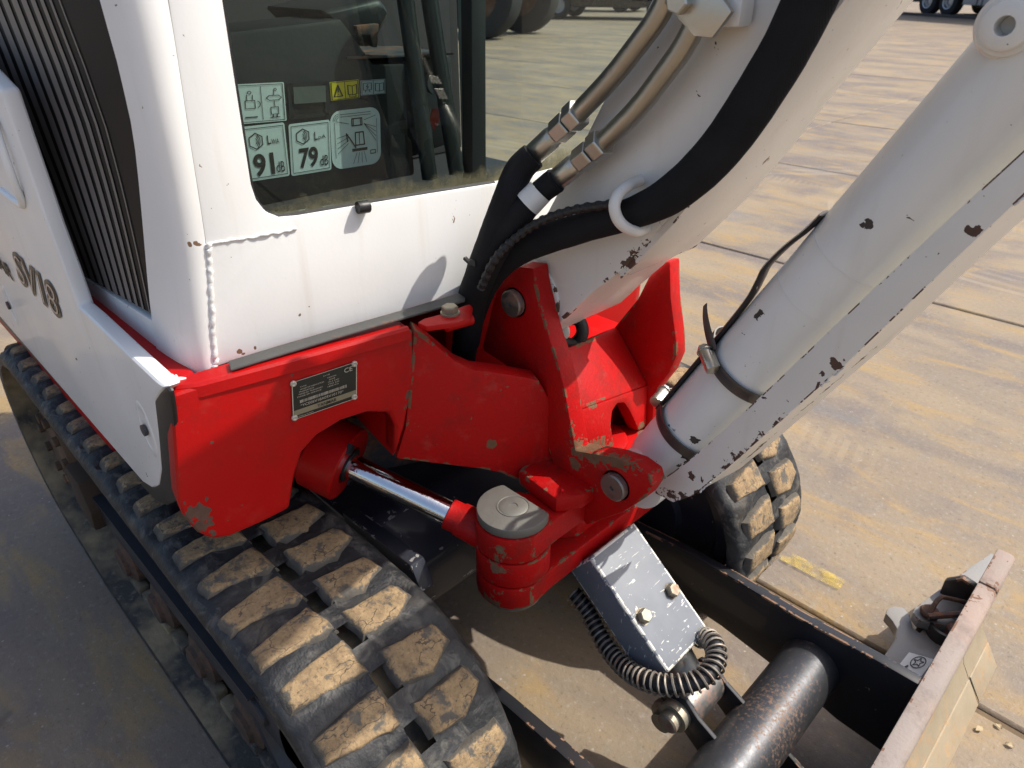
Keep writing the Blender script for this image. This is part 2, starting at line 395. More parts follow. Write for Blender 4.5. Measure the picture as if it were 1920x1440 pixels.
def truck(base, rz, label, lockers=True):
    """rigid lorry, built along local +x (front), side facing -y towards the yard"""
    e = empty('parked_truck', base, label, 'truck', 'lorries parked across the yard')
    R = Matrix.Rotation(rz, 3, 'Z'); bv = Vector(base)
    def Tm(b, nm, sm_=35, bev=0.0):
        for v in b.bm.verts: v.co = bv + R @ v.co
        return b.mesh(nm, sm_, bev)
    b = B(); b.box((0, -0.35, 0.60), (9.6, .22, .2)); b.box((0, -1.75, .60), (9.6, .22, .2)); obj('chassis', Tm(b, 'chassis'), DARKM, e)
    b = B(); b.box((-.2, -1.05, .62), (8.8, 1.55, .62)); obj('underbody', Tm(b, 'underbody'), DARKM, e)
    b = B(); b.box((-.9, -2.2, .72), (7.4, .05, .36)); obj('side_skirt', Tm(b, 'side_skirt'), BLUE, e)
    b = B(); b.box((-.9, -1.05, 2.16), (7.6, 2.4, 2.7)); obj('cargo_body', Tm(b, 'cargo_body', 35, .04), BLUE, e)
    b = B(); b.prism([(3.1, -2.25, .75), (4.75, -2.25, .55), (5.0, -2.25, 1.0), (4.95, -2.25, 1.7), (4.55, -2.25, 2.9), (3.1, -2.25, 3.05)], (0, 2.4, 0)); cabo = obj('driver_cab', Tm(b, 'driver_cab', 35, .06), BLUE, e)
    b = B(); b.prism([(3.5, -2.262, 1.75), (4.6, -2.262, 1.75), (4.42, -2.262, 2.55), (3.5, -2.262, 2.6)], (0, .01, 0)); obj('side_window', Tm(b, 'side_window', 0), VGLASS, cabo)
    for sx in (-3.6, -2.75):
        for sy in (-1.95, -.15):
            w = wheel(e, bv + R @ Vector((sx, sy, .37)), R @ Vector((0, 1, 0)), .37, .28)
    for sy in (-1.98, -.12): wheel(e, bv + R @ Vector((3.75, sy, .37)), R @ Vector((0, 1, 0)), .37, .26)
    for sx in (-3.6, -2.75):
        b = B(); b.tube([Vector((sx+.42*math.cos(a), -2.05, .40+.42*math.sin(a))) for a in np.linspace(.1, math.pi-.1, 9)], .025, 6, flat=8, flatdir=(0, 1, 0)); obj('mudguard', Tm(b, 'mudguard'), BLUE, e)
    x = -2.0
    for w_ in (.55, .18, .85, .42):
        b = B(); b.box((x+w_/2, -2.06, .55), (w_-.06, .4, .5)); lo = obj('side_locker', Tm(b, 'side_locker', 35, .02), GREYP if lockers else DARKM, e)
        b = B(); b.box((x+w_/2, -2.268, .57), (.12, .02, .05)); obj('latch', Tm(b, 'latch', 0), DARKM, lo); x += w_
    b = B(); b.box((1.3, -2.12, .4), (1.2, .06, .12)); obj('side_guard', Tm(b, 'side_guard', 0), DARKM, e)
    b = B(); b.box((1.9, -1.95, .52), (.7, .5, .5)); obj('fuel_tank', Tm(b, 'fuel_tank', 35, .1), RIMM, e)
    for sx in (-4.5, -.2, 1.2, 2.7):
        b = B(); b.box((sx, -2.27, .86), (.1, .03, .05)); obj('marker_lamp', Tm(b, 'marker_lamp', 0), AMBER, e)
    b = B(); b.box((-4.72, -1.05, .62), (.08, 2.3, .16)); obj('rear_bumper', Tm(b, 'rear_bumper', 0), WHT, e)
    for sy in (-2.0, -.1):
        b = B(); b.box((-4.77, sy, .78), (.05, .3, .14)); obj('tail_lamp', Tm(b, 'tail_lamp', 0), REDL, e)
    return e
ta = math.radians(-34); Rk = Matrix.Rotation(ta, 3, 'Z')
t0 = Z(1740, 27, 0) - Rk @ Vector((-3.6, -1.95, 0))
truck(t0, ta, 'dark blue lorry with pale lockers behind the boom at the yard edge')
truck(t0 + Rk @ Vector((11.6, .6, 0)), ta, 'dark blue lorry at the far right, hidden behind the boom cylinder top', False)
KB = plain('kerb_concrete', (0.06, 0.052, 0.045), 0.9, nscale=3)
b = B(); b.box(t0 + Rk @ Vector((1.5, -2.75, .015)), (13, .22, .10), Rk); kb = obj('kerb', b.mesh('kerb', 35, .02), KB); kb['kind'] = 'structure'; kb['label'] = 'low dark kerb in front of the parked lorries'
# wheeled loader whose big tyre shows through the cab window
def loader(base, rz):
    e = empty('wheel_loader', base, 'dark wheeled loader with big tyres seen through the cab window', 'loader')
    R = Matrix.Rotation(rz, 3, 'Z'); bv = Vector(base)
    def Tm(b, nm, s=35, bev=0.0):
        for v in b.bm.verts: v.co = bv + R @ v.co
        return b.mesh(nm, s, bev)
    OR = paint('brown_loader_paint', (0.10, 0.035, 0.012), 0.5, chip=.6, chipscale=6, dirt=.5)
    for x in (0, 2.6):
        for y in (0, 1.75): wheel(e, bv + R @ Vector((x, y, .68)), R @ Vector((0, 1, 0)), .68, .5, OR, 8)
    b = B(); b.box((1.3, .9, 1.05), (3.6, .8, .7)); obj('frame', Tm(b, 'frame', 35, .05), OR, e)
    b = B(); b.prism([(.7, .3, 1.35), (-1.0, .3, 1.3), (-1.0, .3, 2.0), (.7, .3, 2.15)], (0, 1.2, 0)); obj('engine_hood', Tm(b, 'engine_hood', 35, .08), OR, e)
    b = B(); b.prism([(2.05, .3, 1.4), (.8, .3, 1.4), (.85, .3, 2.95), (1.85, .3, 2.95)], (0, 1.2, 0)); obj('cab', Tm(b, 'cab', 35, .05), VGLASS, e)
    for s in (.45, 1.3):
        b = B(); b.tube([(2.3, s, 1.5), (3.2, s, 1.5), (4.1, s, .55)], .09, 8); obj('lift_arm', Tm(b, 'lift_arm'), OR, e)
    b = B(); b.prism([(3.95, -.2, .9), (3.95, -.2, .2), (4.8, -.2, .12), (4.15, -.2, .55)], (0, 2.2, 0)); obj('bucket', Tm(b, 'bucket', 35, .02), DARKM, e)
    for x in (0, 2.6):
        b = B(); b.tube([Vector((x+.8*math.cos(a), -.02, .72+.78*math.sin(a))) for a in np.linspace(.3, math.pi-.3, 9)], .04, 6, flat=7, flatdir=(0, 1, 0)); obj('mudguard', Tm(b, 'mudguard'), OR, e)
loader((-10.9, 10.6, 0), math.radians(200))
def car(base, rz, label, col):
    e = empty('parked_car', base, label, 'car', 'cars parked behind the yard')
    R = Matrix.Rotation(rz, 3, 'Z'); bv = Vector(base)
    def Tm(b, nm, s=35, bev=0.0):
        for v in b.bm.verts: v.co = bv + R @ v.co
        return b.mesh(nm, s, bev)
    P_ = paint('car_paint', col, .2, dirt=.05, grain=.0, coat=.8)
    prof = [(-2.1, .45), (-2.15, .8), (-2.0, 1.0), (-1.2, 1.05), (-.6, 1.42), (.7, 1.42), (1.35, 1.02), (2.05, .88), (2.15, .55), (2.05, .32), (1.7, .3), (1.6, .55), (1.35, .66), (1.1, .55), (1.0, .28), (-.95, .28), (-1.05, .55), (-1.3, .66), (-1.55, .55), (-1.65, .32)]
    b = B(); b.xz(prof, -.85, .85); body = obj('body', Tm(b, 'body', 35, .06), P_, e)
    b = B(); b.xz([(-1.05, 1.05), (-.55, 1.36), (.65, 1.36), (1.15, 1.05)], -.862, -.852); obj('window', Tm(b, 'window', 0), VGLASS, body)
    b = B(); b.xz([(-1.05, 1.05), (-.55, 1.36), (.65, 1.36), (1.15, 1.05)], .852, .862); obj('window', Tm(b, 'window', 0), VGLASS, body)
    for x in (-1.3, 1.35):
        for s in (-.78, .78): wheel(e, bv + R @ Vector((x, s, .32)), R @ Vector((0, 1 if s < 0 else -1, 0)), .32, .2, RIMM, 5)
    for s in (-.6, .6):
        b = B(); b.box((2.1, s, .72), (.12, .36, .14)); obj('headlight', Tm(b, 'headlight', 35, .03), WHT, e)
        b = B(); b.box((-2.1, s, .82), (.1, .36, .14)); obj('tail_lamp', Tm(b, 'tail_lamp', 35, .03), REDL, e)
    b = B(); b.box((2.14, 0, .45), (.06, .5, .11)); obj('number_plate', Tm(b, 'number_plate', 0), WHT, e)
car((-17.2, 20.2, 0), math.radians(20), 'silver grey parked car seen through the cab glass, farther back', (.32, .34, .35))
car((-13.3, 16.6, 0), math.radians(205), 'black parked car behind the yard, right next to the boom edge in the window', (.012, .012, .016))

# ================================================================== MINI EXCAVATOR
exc = empty('mini_excavator', (-0.85, -0.085, 0.0), 'white and red mini excavator with rubber tracks, boom and dozer blade', 'excavator')
RUB = G('track_rubber')
_c = RUB.mix(RUB.ramp(RUB.noise(16, 6, 0.65), 0.45, 0.75), (0.009, 0.010, 0.012), (0.045, 0.045, 0.044))
_c = RUB.mix(RUB.math('MULTIPLY', RUB.ramp(RUB.noise(38, 7, 0.7, dist=0.6), 0.52, 0.70), 0.5), _c, (0.17, 0.16, 0.14))
_c = RUB.mix(RUB.math('MULTIPLY', RUB.ramp(RUB.noise(9, 6, 0.7), 0.58, 0.72), 0.3), _c, (0.22, 0.18, 0.12))
RUBBER = RUB.out(_c, RUB.fmix(RUB.noise(20, 4), 0.38, 0.8), 0, RUB.bump(RUB.math('ADD', RUB.noise(60, 6, 0.7), RUB.noise(18, 4)), 0.6, 0.004))
MUD = G('muddy_belt')
_c = MUD.mix(MUD.ramp(MUD.noise(11, 6, 0.6), 0.4, 0.62), (0.055, 0.052, 0.048), (0.30, 0.235, 0.14))
_c = MUD.mix(MUD.math('MULTIPLY', MUD.ramp(MUD.noise(70, 5, 0.7), 0.55, 0.75), 0.5), _c, (0.34, 0.29, 0.20))
MUDDY = MUD.out(_c, 0.9, 0, MUD.bump(MUD.noise(70, 6, 0.7), 0.5, 0.004))
LG = G('worn_lug')
inf = LG.n('ShaderNodeObjectInfo'); rv = LG.n('ShaderNodeVectorMath', operation='ADD'); LG.l(LG.coord(), rv.inputs[0])
cb = LG.n('ShaderNodeCombineXYZ'); LG.l(LG.math('MULTIPLY', inf.outputs['Random'], 7.3), cb.inputs[0]); LG.l(LG.math('MULTIPLY', inf.outputs['Random'], 3.1), cb.inputs[1]); LG.l(cb.outputs[0], rv.inputs[1])
lv = rv.outputs[0]
tan = LG.mix(LG.ramp(LG.noise(50, 6, 0.75, lv), .3, .7), (0.17, 0.115, 0.062), (0.36, 0.25, 0.13))
tan = LG.mix(LG.math('MULTIPLY', LG.ramp(LG.noise(260, 4, 0.7, lv), 0.52, 0.68), 0.75), tan, (0.11, 0.075, 0.045))
crk = LG.vor(65, 'DISTANCE_TO_EDGE', LG.vmath('ADD', LG.mapv(lv, (1.0, .35, 1)), LG.vmath('SCALE', LG.noisec(60, 3, lv))))
for nd in LG.t.nodes:
    if nd.type == 'VECT_MATH' and nd.operation == 'SCALE': nd.inputs['Scale'].default_value = 0.012
crm = LG.math('MULTIPLY', LG.math('LESS_THAN', crk, 0.016), LG.math('GREATER_THAN', LG.noise(40, 3, 0.5, lv), 0.50))
tan = LG.mix(LG.math('MULTIPLY', crm, .8), tan, (0.05, 0.036, 0.026))
dk = LG.mix(LG.noise(60, 5, 0.6, lv), (0.016, 0.016, 0.017), (0.16, 0.14, 0.11))
zz = LG.xyz()[2]
topm = LG.ramp(LG.math('ADD', zz, LG.math('MULTIPLY', LG.math('SUBTRACT', LG.noise(75, 5, 0.7, lv), 0.5), 0.016)), 0.0048, 0.0070)
topm = LG.math('MULTIPLY', topm, LG.ramp(LG.math('SUBTRACT', LG.noise(45, 5, 0.7, lv), LG.math('MULTIPLY', inf.outputs['Random'], .10)), 0.32, 0.40))
LUGM = LG.out(LG.mix(topm, dk, tan), 0.85, 0, LG.bump(LG.math('SUBTRACT', LG.noise(150, 5, 0.7, lv), LG.math('MULTIPLY', crm, 1.5)), 0.5, 0.003))
STEEL = metal('dark_steel', (0.10, 0.10, 0.11), 0.5, 0.55, metallic=0.6)
RUST = metal('rusty_steel', (0.07, 0.052, 0.04), 0.75, 0.7, (0.075, 0.038, 0.024), metallic=0.2)
FRAMEP = paint('dark_frame_paint', (0.018, 0.022, 0.03), 0.4, chip=0.7, chipscale=40, edge=0.6, edgerad=0.003, chipcol=(0.10,0.085,0.07), dirt=0.5, dirtcol=(0.16,0.13,0.10))
MUDROLL = paint('muddy_iron', (0.06, 0.04, 0.028), 0.85, dirt=0.9, dirtcol=(0.26,0.16,0.09), coat=0, grain=1.0)

LUGH = 0.0082
def hull_path(circs, step):
    pts = []
    for (cx, cz, r) in circs:
        for k in range(180):
            a = 2*math.pi*k/180; pts.append((cx+r*math.cos(a), cz+r*math.sin(a)))
    pts = sorted(set(pts))
    def half(ps):
        h = []
        for p in ps:
            while len(h) > 1 and (h[-1][0]-h[-2][0])*(p[1]-h[-2][1])-(h[-1][1]-h[-2][1])*(p[0]-h[-2][0]) <= 0: h.pop()
            h.append(p)
        return h
    lo = half(pts); hi = half(pts[::-1]); hull = lo[:-1]+hi[:-1]      # counter-clockwise seen with x right, z up
    P = np.array(hull+[hull[0]]); seg = np.hypot(*(P[1:]-P[:-1]).T); cum = np.concatenate([[0], np.cumsum(seg)]); L = cum[-1]
    n = int(round(L/step)); ss = np.linspace(0, L, n, endpoint=False)
    return np.interp(ss, cum, P[:, 0]), np.interp(ss, cum, P[:, 1]), L
PITCH = 0.0565
CIRC = [(-0.478, 0.19, 0.1815), (-1.27, 0.225, 0.1815), (-1.10, 0.19, 0.1815)]
_, _, LEN = hull_path(CIRC, 0.01)
NR = int(round(LEN/PITCH)); SUB = 6
def lug_mesh(kind):
    # outline in (s, y): s along travel, y across; tops inset
    if kind == 'outer':
        o = [(-.013, -.076), (-.018, -.045), (-.021, -.012), (.015, -.010), (.013, -.036), (.008, -.076)]
    else:
        o = [(-.018, .011), (-.016, .036), (-.014, .068), (.006, .074), (.019, .044), (.012, .012)]
    o = [(s*1.10, y*1.02) for s, y in o]; cx = sum(p[0] for p in o)/6; cy = sum(p[1] for p in o)/6
    # subdivide outline, roughen
    q = []
    for i in range(6):
        a, b = o[i], o[(i+1) % 6]
        for t in (0, .34, .67): q.append((a[0]+(b[0]-a[0])*t+random.gauss(0, .0006), a[1]+(b[1]-a[1])*t+random.gauss(0, .0008)))
    n = len(q); V = []; Fc = []
    for f, z in ((1.18, -.003), (1.09, LUGH*.4), (1.0, LUGH*.78), (.92, LUGH*.95), (.74, LUGH)):
        for (s, y) in q: V.append((cx+(s-cx)*f, cy+(y-cy)*f, z + (random.gauss(0, .0006) if z > .01 else 0)))
    for r in range(4):
        for i in range(n): Fc.append((r*n+i, r*n+(i+1) % n, (r+1)*n+(i+1) % n, (r+1)*n+i))
    V.append((cx, cy, LUGH)); c = len(V)-1
    for i in range(n): Fc.append((4*n+i, 4*n+(i+1) % n, c))
    b = B(); b.raw(V, Fc); me = b.mesh('tread_lug', 45); me.materials.append(LUGM); return me
LUGO = [lug_mesh('outer') for _ in range(4)]; LUGI = [lug_mesh('inner') for _ in range(4)]
def track(y0, y1, part_label):
    yc = (y0+y1)/2; w = y1-y0; N = NR*SUB
    px_, pz_, L = hull_path(CIRC, LEN/N)
    cols = [(-w/2, -.022), (-w/2-.001, -.008), (-w/2+.006, -.001), (-w*.42, 0), (-w*.25, .001), (-.018, .003), (-.0095, .0035), (.0115, .0035), (.02, .003), (w*.25, .001), (w*.42, 0), (w/2-.006, -.001), (w/2+.001, -.008), (w/2, -.022)]
    nc = len(cols); V = []; Fc = []; mi = []
    fr = []
    for i in range(N):
        p = Vector((px_[i], 0, pz_[i])); nx = Vector((px_[(i+1) % N], 0, pz_[(i+1) % N])); pv = Vector((px_[i-1], 0, pz_[i-1]))
        T = (nx-pv).normalized(); Nn = Vector((T.z, 0, -T.x)); fr.append((p, T, Nn))
        for (y, h) in cols:
            ridge = 0.0045*math.sin(2*math.pi*(i/SUB + (0.0 if y < 0 else .5) + (abs(y)*6 if abs(y) > .02 else 0))) if abs(y) < w*.44 and abs(y) > .015 else 0
            v = p + Nn*(h+ridge+random.gauss(0, .0005)); V.append((v.x, yc+y, v.z))
    for i in range(N):
        j = (i+1) % N
        for k in range(nc):
            k2 = (k+1) % nc
            if k == 6 and i % SUB in (2, 3, 4): continue
            Fc.append((i*nc+k, i*nc+k2, j*nc+k2, j*nc+k)); mi.append(1 if k == nc-1 else 0)
    me = bpy.data.meshes.new('rubber_track'); me.from_pydata(V, [], Fc); me.update()
    bm = bmesh.new(); bm.from_mesh(me); bm.to_mesh(me); bm.free()
    me.polygons.foreach_set('material_index', mi); fin(me, 60)
    o = obj('rubber_track', me, [RUBBER, MUDDY], exc); o['label'] = part_label
    # the 48 or so lug rows
    for r in range(NR):
        for side in (0, 1):
            i = (r*SUB + (0 if side == 0 else SUB//2) + 1) % N
            p, T, Nn = fr[i]
            c = bpy.data.objects.new('tread_lug', (LUGO if side == 0 else LUGI)[random.randrange(4)]); scene.collection.objects.link(c); c.parent = o
            M = Matrix.Identity(4)
            for q in range(3): M[q][0] = (-T)[q]; M[q][1] = (0, 1, 0)[q]; M[q][2] = Nn[q]; M[q][3] = (p.x, yc, p.z)[q]
            if M.to_3x3().determinant() < 0:
                for q in range(3): M[q][0] = T[q]
            c.matrix_local = M @ Matrix.Rotation(random.gauss(0, .03), 4, 'Z') @ Matrix.Diagonal((random.uniform(.93, 1.07), random.uniform(.95, 1.03), random.uniform(.93, 1.04), 1))
    return o
tn = track(-0.5, -0.316, 'near rubber track with tan worn lugs'); tf = track(0.118, 0.312, 'far rubber track with muddy lugs')
def running_gear(y0, y1, side):
    yo = y0 if side < 0 else y1; yi = y1 if side < 0 else y0; s = side
    b = B(); b.xz([(-1.14, .165), (-.62, .165), (-.56, .185), (-.56, .20), (-.60, .216), (-1.14, .216), (-1.2, .19)], yo - s*.024, yi + s*.03); fo_ = obj('track_frame', b.mesh('track_frame', 35, .004), FRAMEP, exc)
    b = B(); b.xz([(-1.12, .218), (-.58, .218), (-.58, .222), (-1.12, .222)], yo - s*.020, yo - s*.06); obj('wear_strip', b.mesh('wear_strip', 35), FRAMEP, fo_)
    for x in (-.66, -.80, -.94, -1.08):
        b = B(); c = Vector((x, (yo+yi)/2, .085)); hw = (abs(y1-y0)/2-.024)
        b.lathe(c-Vector((0, hw, 0)), (0, 1, 0), [(0, .012), (0, .024), (.006, .026), (.012, .040), (.030, .042), (.036, .026), (2*hw-.036, .026), (2*hw-.03, .042), (2*hw-.012, .040), (2*hw-.006, .026), (2*hw, .024), (2*hw, .012)], 28)
        obj('track_roller', b.mesh('track_roller', 35), RUST, exc)
    b = B(); c = Vector((-.478, y0+.03, .19)); w = y1-y0-.06
    b.lathe(c, (0, 1, 0), [(0, .03), (0, .055), (.01, .06), (.015, .115), (.0, .125), (.0, .143), (w, .143), (w, .125), (w-.015, .115), (w-.01, .06), (w, .055), (w, .03)], 40)
    io = obj('front_idler', b.mesh('front_idler', 35), FRAMEP, exc)
    b = B(); b.xz([(-.66, .15), (-.50, .165), (-.46, .19), (-.50, .215), (-.66, .215)], yo - s*.03, yo - s*.045); obj('idler_yoke', b.mesh('idler_yoke', 35, .003), FRAMEP, io)
    b = B(); b.lathe((-1.27, y0+.022, .225), (0, 1, 0), [(0, .02), (0, .07), (.012, .078), (.012, .115), (.03, .125), (abs(y1-y0)-.08, .125), (abs(y1-y0)-.05, .115), (abs(y1-y0)-.05, .05)], 36)
    so = obj('drive_sprocket', b.mesh('drive_sprocket', 35), MUDROLL, exc)
    for k in range(12):
        an = 2*math.pi*k/12; b = B(); b.box((-1.27+.132*math.cos(an), (y0+y1)/2, .225+.132*math.sin(an)), (.03, .05, .022), Matrix.Rotation(-an, 3, 'Y')); obj('tooth', b.mesh('tooth', 35, .003), MUDROLL, so)
    for k in range(9):
        an = 2*math.pi*k/9; b = B(); b.hexa((-1.27+.058*math.cos(an), yo - s*.022, .225+.058*math.sin(an)), (0, s, 0), .009, .008); obj('hub_bolt', b.mesh('hub_bolt', 0), MUDROLL, so)
    b = B(); b.xz([(-1.17, .17), (-1.10, .15), (-1.08, .20), (-1.10, .25), (-1.16, .255)], yo - s*.008, yo - s*.05); obj('scraper_bracket', b.mesh('scraper_bracket', 35, .008), MUDROLL, exc)
    # rounded inner tongues of the belt along the lower run
running_gear(-0.5, -0.316, -1); running_gear(0.118, 0.312, 1)
for x in np.arange(-1.12, -.50, .0565):
    b = B(); b.box((x, -.462, .0415), (.046, .018, .020)); o = obj('belt_guide', b.mesh('belt_guide', 40, .004), MUDDY, tn)
for x in np.arange(-1.12, -.50, .0565):
    b = B(); b.box((x, .272, .0415), (.046, .018, .020)); o = obj('belt_guide', b.mesh('belt_guide', 40, .004), MUDDY, tf)

# centre of the undercarriage
DKBLUE = paint('blue_black_paint', (0.016, 0.02, 0.032), 0.38, chip=0.5, chipscale=30, edge=0.7, edgerad=0.003, chipcol=(0.16,0.15,0.14), dirt=0.35, dirtcol=(0.13,0.11,0.09))
b = B(); b.xz([(-1.15, .15), (-.62, .15), (-.56, .20), (-.56, .27), (-.62, .33), (-1.15, .33)], -.29, .10); obj('centre_frame', b.mesh('centre_frame', 35, .01), DKBLUE, exc)
b = B(); b.lathe((-.87, -.085, .33), (0, 0, 1), [(0, .2), (.05, .2), (.05, .22), (.10, .22), (.10, .05)], 40); obj('slewing_ring', b.mesh('slewing_ring', 35), STEEL, exc)
b = B(); b.prism([Y(640, 960, -.29), Y(770, 1060, -.29), Y(790, 1112, -.29), Y(740, 1085, -.29), Y(650, 990, -.29)], (0, .02, 0)); obj('gusset_plate', b.mesh('gusset_plate', 35, .003), DKBLUE, exc)

# ------------------------------------------------------------------ dozer blade: arms, cross tube, cylinder cover, blade
RUSTEDGE = paint('worn_blade_edge', (0.27, 0.23, 0.205), 0.6, edge=.9, streak=.3, grime=.45, chip=1.2, chipscale=50, chipcol=(0.10,0.055,0.035), dirt=0.7, dirtcol=(0.34,0.22,0.16), coat=0.1, grain=1.2)
BLADEF = metal('scoured_blade', (0.36, 0.30, 0.21), 0.55, 0.40, (0.20, 0.12, 0.055), metallic=0.35)
BLK = paint('black_blade_paint', (0.014, 0.015, 0.018), 0.33, chip=0.9, chipscale=38, edge=0.9, edgerad=0.003, chipcol=(0.13,0.075,0.045), dirt=0.35, dirtcol=(0.12,0.08,0.055))
def arm(y, w, n):
    top = [(-.62, .175), (-.50, .186), (-.38, .197), (-.30, .199), (-.20, .196), (-.10, .200), (-.050, .200)]
    bot = [(-.05, .06), (-.12, .065), (-.2, .085), (-.30, .100), (-.42, .105), (-.62, .11)]
    b = B(); b.xz(top+bot, y, y+w); return obj('blade_arm', b.mesh('blade_arm', 35, .003), BLK, exc)
ar = arm(.1, .016, 0); al = arm(-.266, .016, 1)
b = B(); b.cyl((-.17, -.25, .13), (-.17, .1, .13), .039, 40); ct = obj('cross_tube', b.mesh('cross_tube', 35), metal('worn_black_tube', (0.06, 0.063, 0.07), 0.32, 0.40, (0.12, 0.065, 0.035), metallic=0.55, rs=210), exc)
# blade: curved section swept across, in three pieces (main plate and two fold-out wings)
sec_f = [(-.029, .200), (-.037, .17), (-.041, .13), (-.037, .09), (-.027, .055), (-.009, .025), (.008, .0)]
sec_b = [(-.003, .0), (-.023, .026), (-.041, .058), (-.052, .092), (-.056, .13), (-.053, .17), (-.050, .197)]
def blade_piece(name, ya, yb, lab=None):
    b = B(); b.xz(sec_f+sec_b, ya, yb); o = obj(name, b.mesh(name, 50), BLADEF, exc)
    b = B(); b.xz([(-.051, .186), (-.051, .2045), (-.031, .2045), (-.026, .198), (-.026, .186)], ya+.0008, yb-.0008); obj('top_rail', b.mesh('top_rail', 35, .003, 2), RUSTEDGE, o)
    b = B(); b.xz([(.0075, -.0), (.0095, .0), (-.0125, .035), (-.015, .035)], ya+.002, yb-.002); obj('cutting_edge', b.mesh('cutting_edge', 35, .002), BLADEF, o)
    return o
bl = blade_piece('dozer_blade', -.50, .3297); bw = blade_piece('blade_wing', .3313, .425); blw = blade_piece('blade_wing', -.595, -.5016)
# hinge plates of the wing, behind the blade
HP = paint('grey_hinge_plate', (0.25, 0.245, 0.235), 0.5, chip=0.8, chipscale=45, edge=0.8, edgerad=0.003, chipcol=(0.10,0.06,0.04), dirt=0.7, dirtcol=(0.24,0.19,0.14), grain=.8)
zpl = .074
hp = [Z(1640, 1254, zpl), Z(1678, 1200, zpl), Z(1682, 1178, zpl), Z(1672, 1162, zpl), Z(1661, 1150, zpl), Z(1664, 1141, zpl), Z(1676, 1136, zpl), Z(1697, 1139, zpl), Z(1706, 1152, zpl), Z(1712, 1176, zpl), Z(1724, 1186, zpl), Z(1735, 1176, zpl), Z(1790, 1176, zpl), Z(1760, 1290, zpl)]
b = B(); b.xy([(p.x, p.y) for p in hp], zpl-.018, zpl); h1 = obj('hinge_plate', b.mesh('hinge_plate', 35, .002), HP, exc)
z2 = .095
hp2 = [Z(1712, 1148, z2), Z(1716, 1138, z2), Z(1820, 1062, z2), Z(1860, 1036, z2), Z(1872, 1050, z2), Z(1820, 1150, z2), Z(1800, 1176, z2), Z(1750, 1170, z2), Z(1722, 1162, z2)]
b = B(); b.xy([(p.x, p.y) for p in hp2], z2-.016, z2); h2 = obj('wing_hinge_plate', b.mesh('wing_hinge_plate', 35, .002), HP, exc)
b = B(); b.lathe(Z(1741, 1154, z2), (0, 0, 1), [(-.05, .0085), (.0, .0085), (.003, .013), (.008, .014), (.011, .012), (.013, .006), (.013, .001)], 24); obj('hinge_pin', b.mesh('hinge_pin', 35), RUST, h2)
q0 = Z(1741, 1154, z2+.012)
b = B(); b.tube(spline([q0+Vector((0, 0, -.004)), Z(1752, 1134, z2+.02), Z(1762, 1122, z2+.022), Z(1775, 1121, z2+.02), Z(1840, 1136, z2+.012)], 6), .0035, 8); obj('pin_handle', b.mesh('pin_handle', 40), RUST, h2)
b = B(); b.tube(spline([q0+Vector((0, 0, -.002)), Z(1790, 1152, z2+.014), Z(1845, 1150, z2+.01)], 5), .005, 8); obj('pin_handle', b.mesh('pin_handle', 40), STEEL, h2)
b = B(); b.xz([(-.095, .06), (-.05, .06), (-.054, .135), (-.075, .14), (-.095, .12)], .405, .418); obj('wing_rib', b.mesh('wing_rib', 35, .004), BLK, bw)
pc = Z(1760, 1212, .05)
b = B(); b.lathe(pc, (0, 0, 1), [(0, .024), (.045, .024), (.045, .019), (.02, .019), (.02, .001)], 28); obj('hinge_socket', b.mesh('hinge_socket', 35), BLK, h1)
b = B(); b.lathe(pc+Vector((.012, -.004, .015)), (0, 0, 1), [(0, .013), (.036, .013), (.039, .010), (.039, .001)], 24); obj('hinge_bolt', b.mesh('hinge_bolt', 35), STEEL, h1)
# sticker on the hinge plate: white with a star in a ring and a hook-shaped mark
STW = plain('white_sticker', (0.72, 0.72, 0.69), 0.5, nscale=60, var=.12); INK = plain('black_ink', (0.012, 0.012, 0.013), 0.5)
def decal_poly(pts2, q, name, mat, parent, lift, extr=.0003):
    """flat print: outline in unit square mapped onto quad q = (lower left, lower right, upper left)"""
    b = B(); b.raw([(p[0], p[1], 0) for p in pts2], [tuple(range(len(pts2)))]); me = b.mesh(name, 0); place_quad(me, *q, out=lift); return obj(name, me, mat, parent)
def ring2(cx, cy, r0, r1, n=28, ax=1.0, a0=0, a1=2*math.pi):
    V = []; Fc = []
    for k in range(n+1):
        a = a0+(a1-a0)*k/n; V += [(cx+r0*math.cos(a)*ax, cy+r0*math.sin(a)), (cx+r1*math.cos(a)*ax, cy+r1*math.sin(a))]
    for k in range(n): Fc.append((2*k, 2*k+1, 2*k+3, 2*k+2))
    return V, Fc
def stroke(pts, w, closed=False):
    """polyline as thin 2-D strips"""
    V = []; Fc = []; P = [Vector((p[0], p[1])) for p in pts]
    if closed: P.append(P[0])
    for a, c in zip(P[:-1], P[1:]):
        d = (c-a)
        if d.length < 1e-9: continue
        d.normalize(); n = Vector((-d.y, d.x))*w/2; e = d*w*.3; i = len(V)
        V += [tuple(a-e-n), tuple(c+e-n), tuple(c+e+n), tuple(a-e+n)]; Fc.append((i, i+1, i+2, i+3))
    return V, Fc
def print2(shapes, q, name, mat, parent, lift):
    """several 2-D shapes (V, F) printed on quad q as one flat print"""
    b = B()
    for V, Fc in shapes: b.raw([(v[0], v[1], 0) for v in V], Fc)
    me = bpy.data.meshes.new(name); b.bm.to_mesh(me); b.bm.free(); place_quad(me, *q, out=lift); return obj(name, me, mat, parent)
sq = (Z(1674, 1262, zpl), Z(1722, 1276, zpl), Z(1704, 1224, zpl))
stk = decal_poly([(0, 0), (1, 0), (1, 1), (0, 1)], sq, 'sticker', STW, h1, .0012)
star = [(.56+.2*math.cos(math.pi/2+k*math.pi/5)*(1 if k % 2 == 0 else .45), .68+.2*math.sin(math.pi/2+k*math.pi/5)*(1 if k % 2 == 0 else .45)) for k in range(10)]
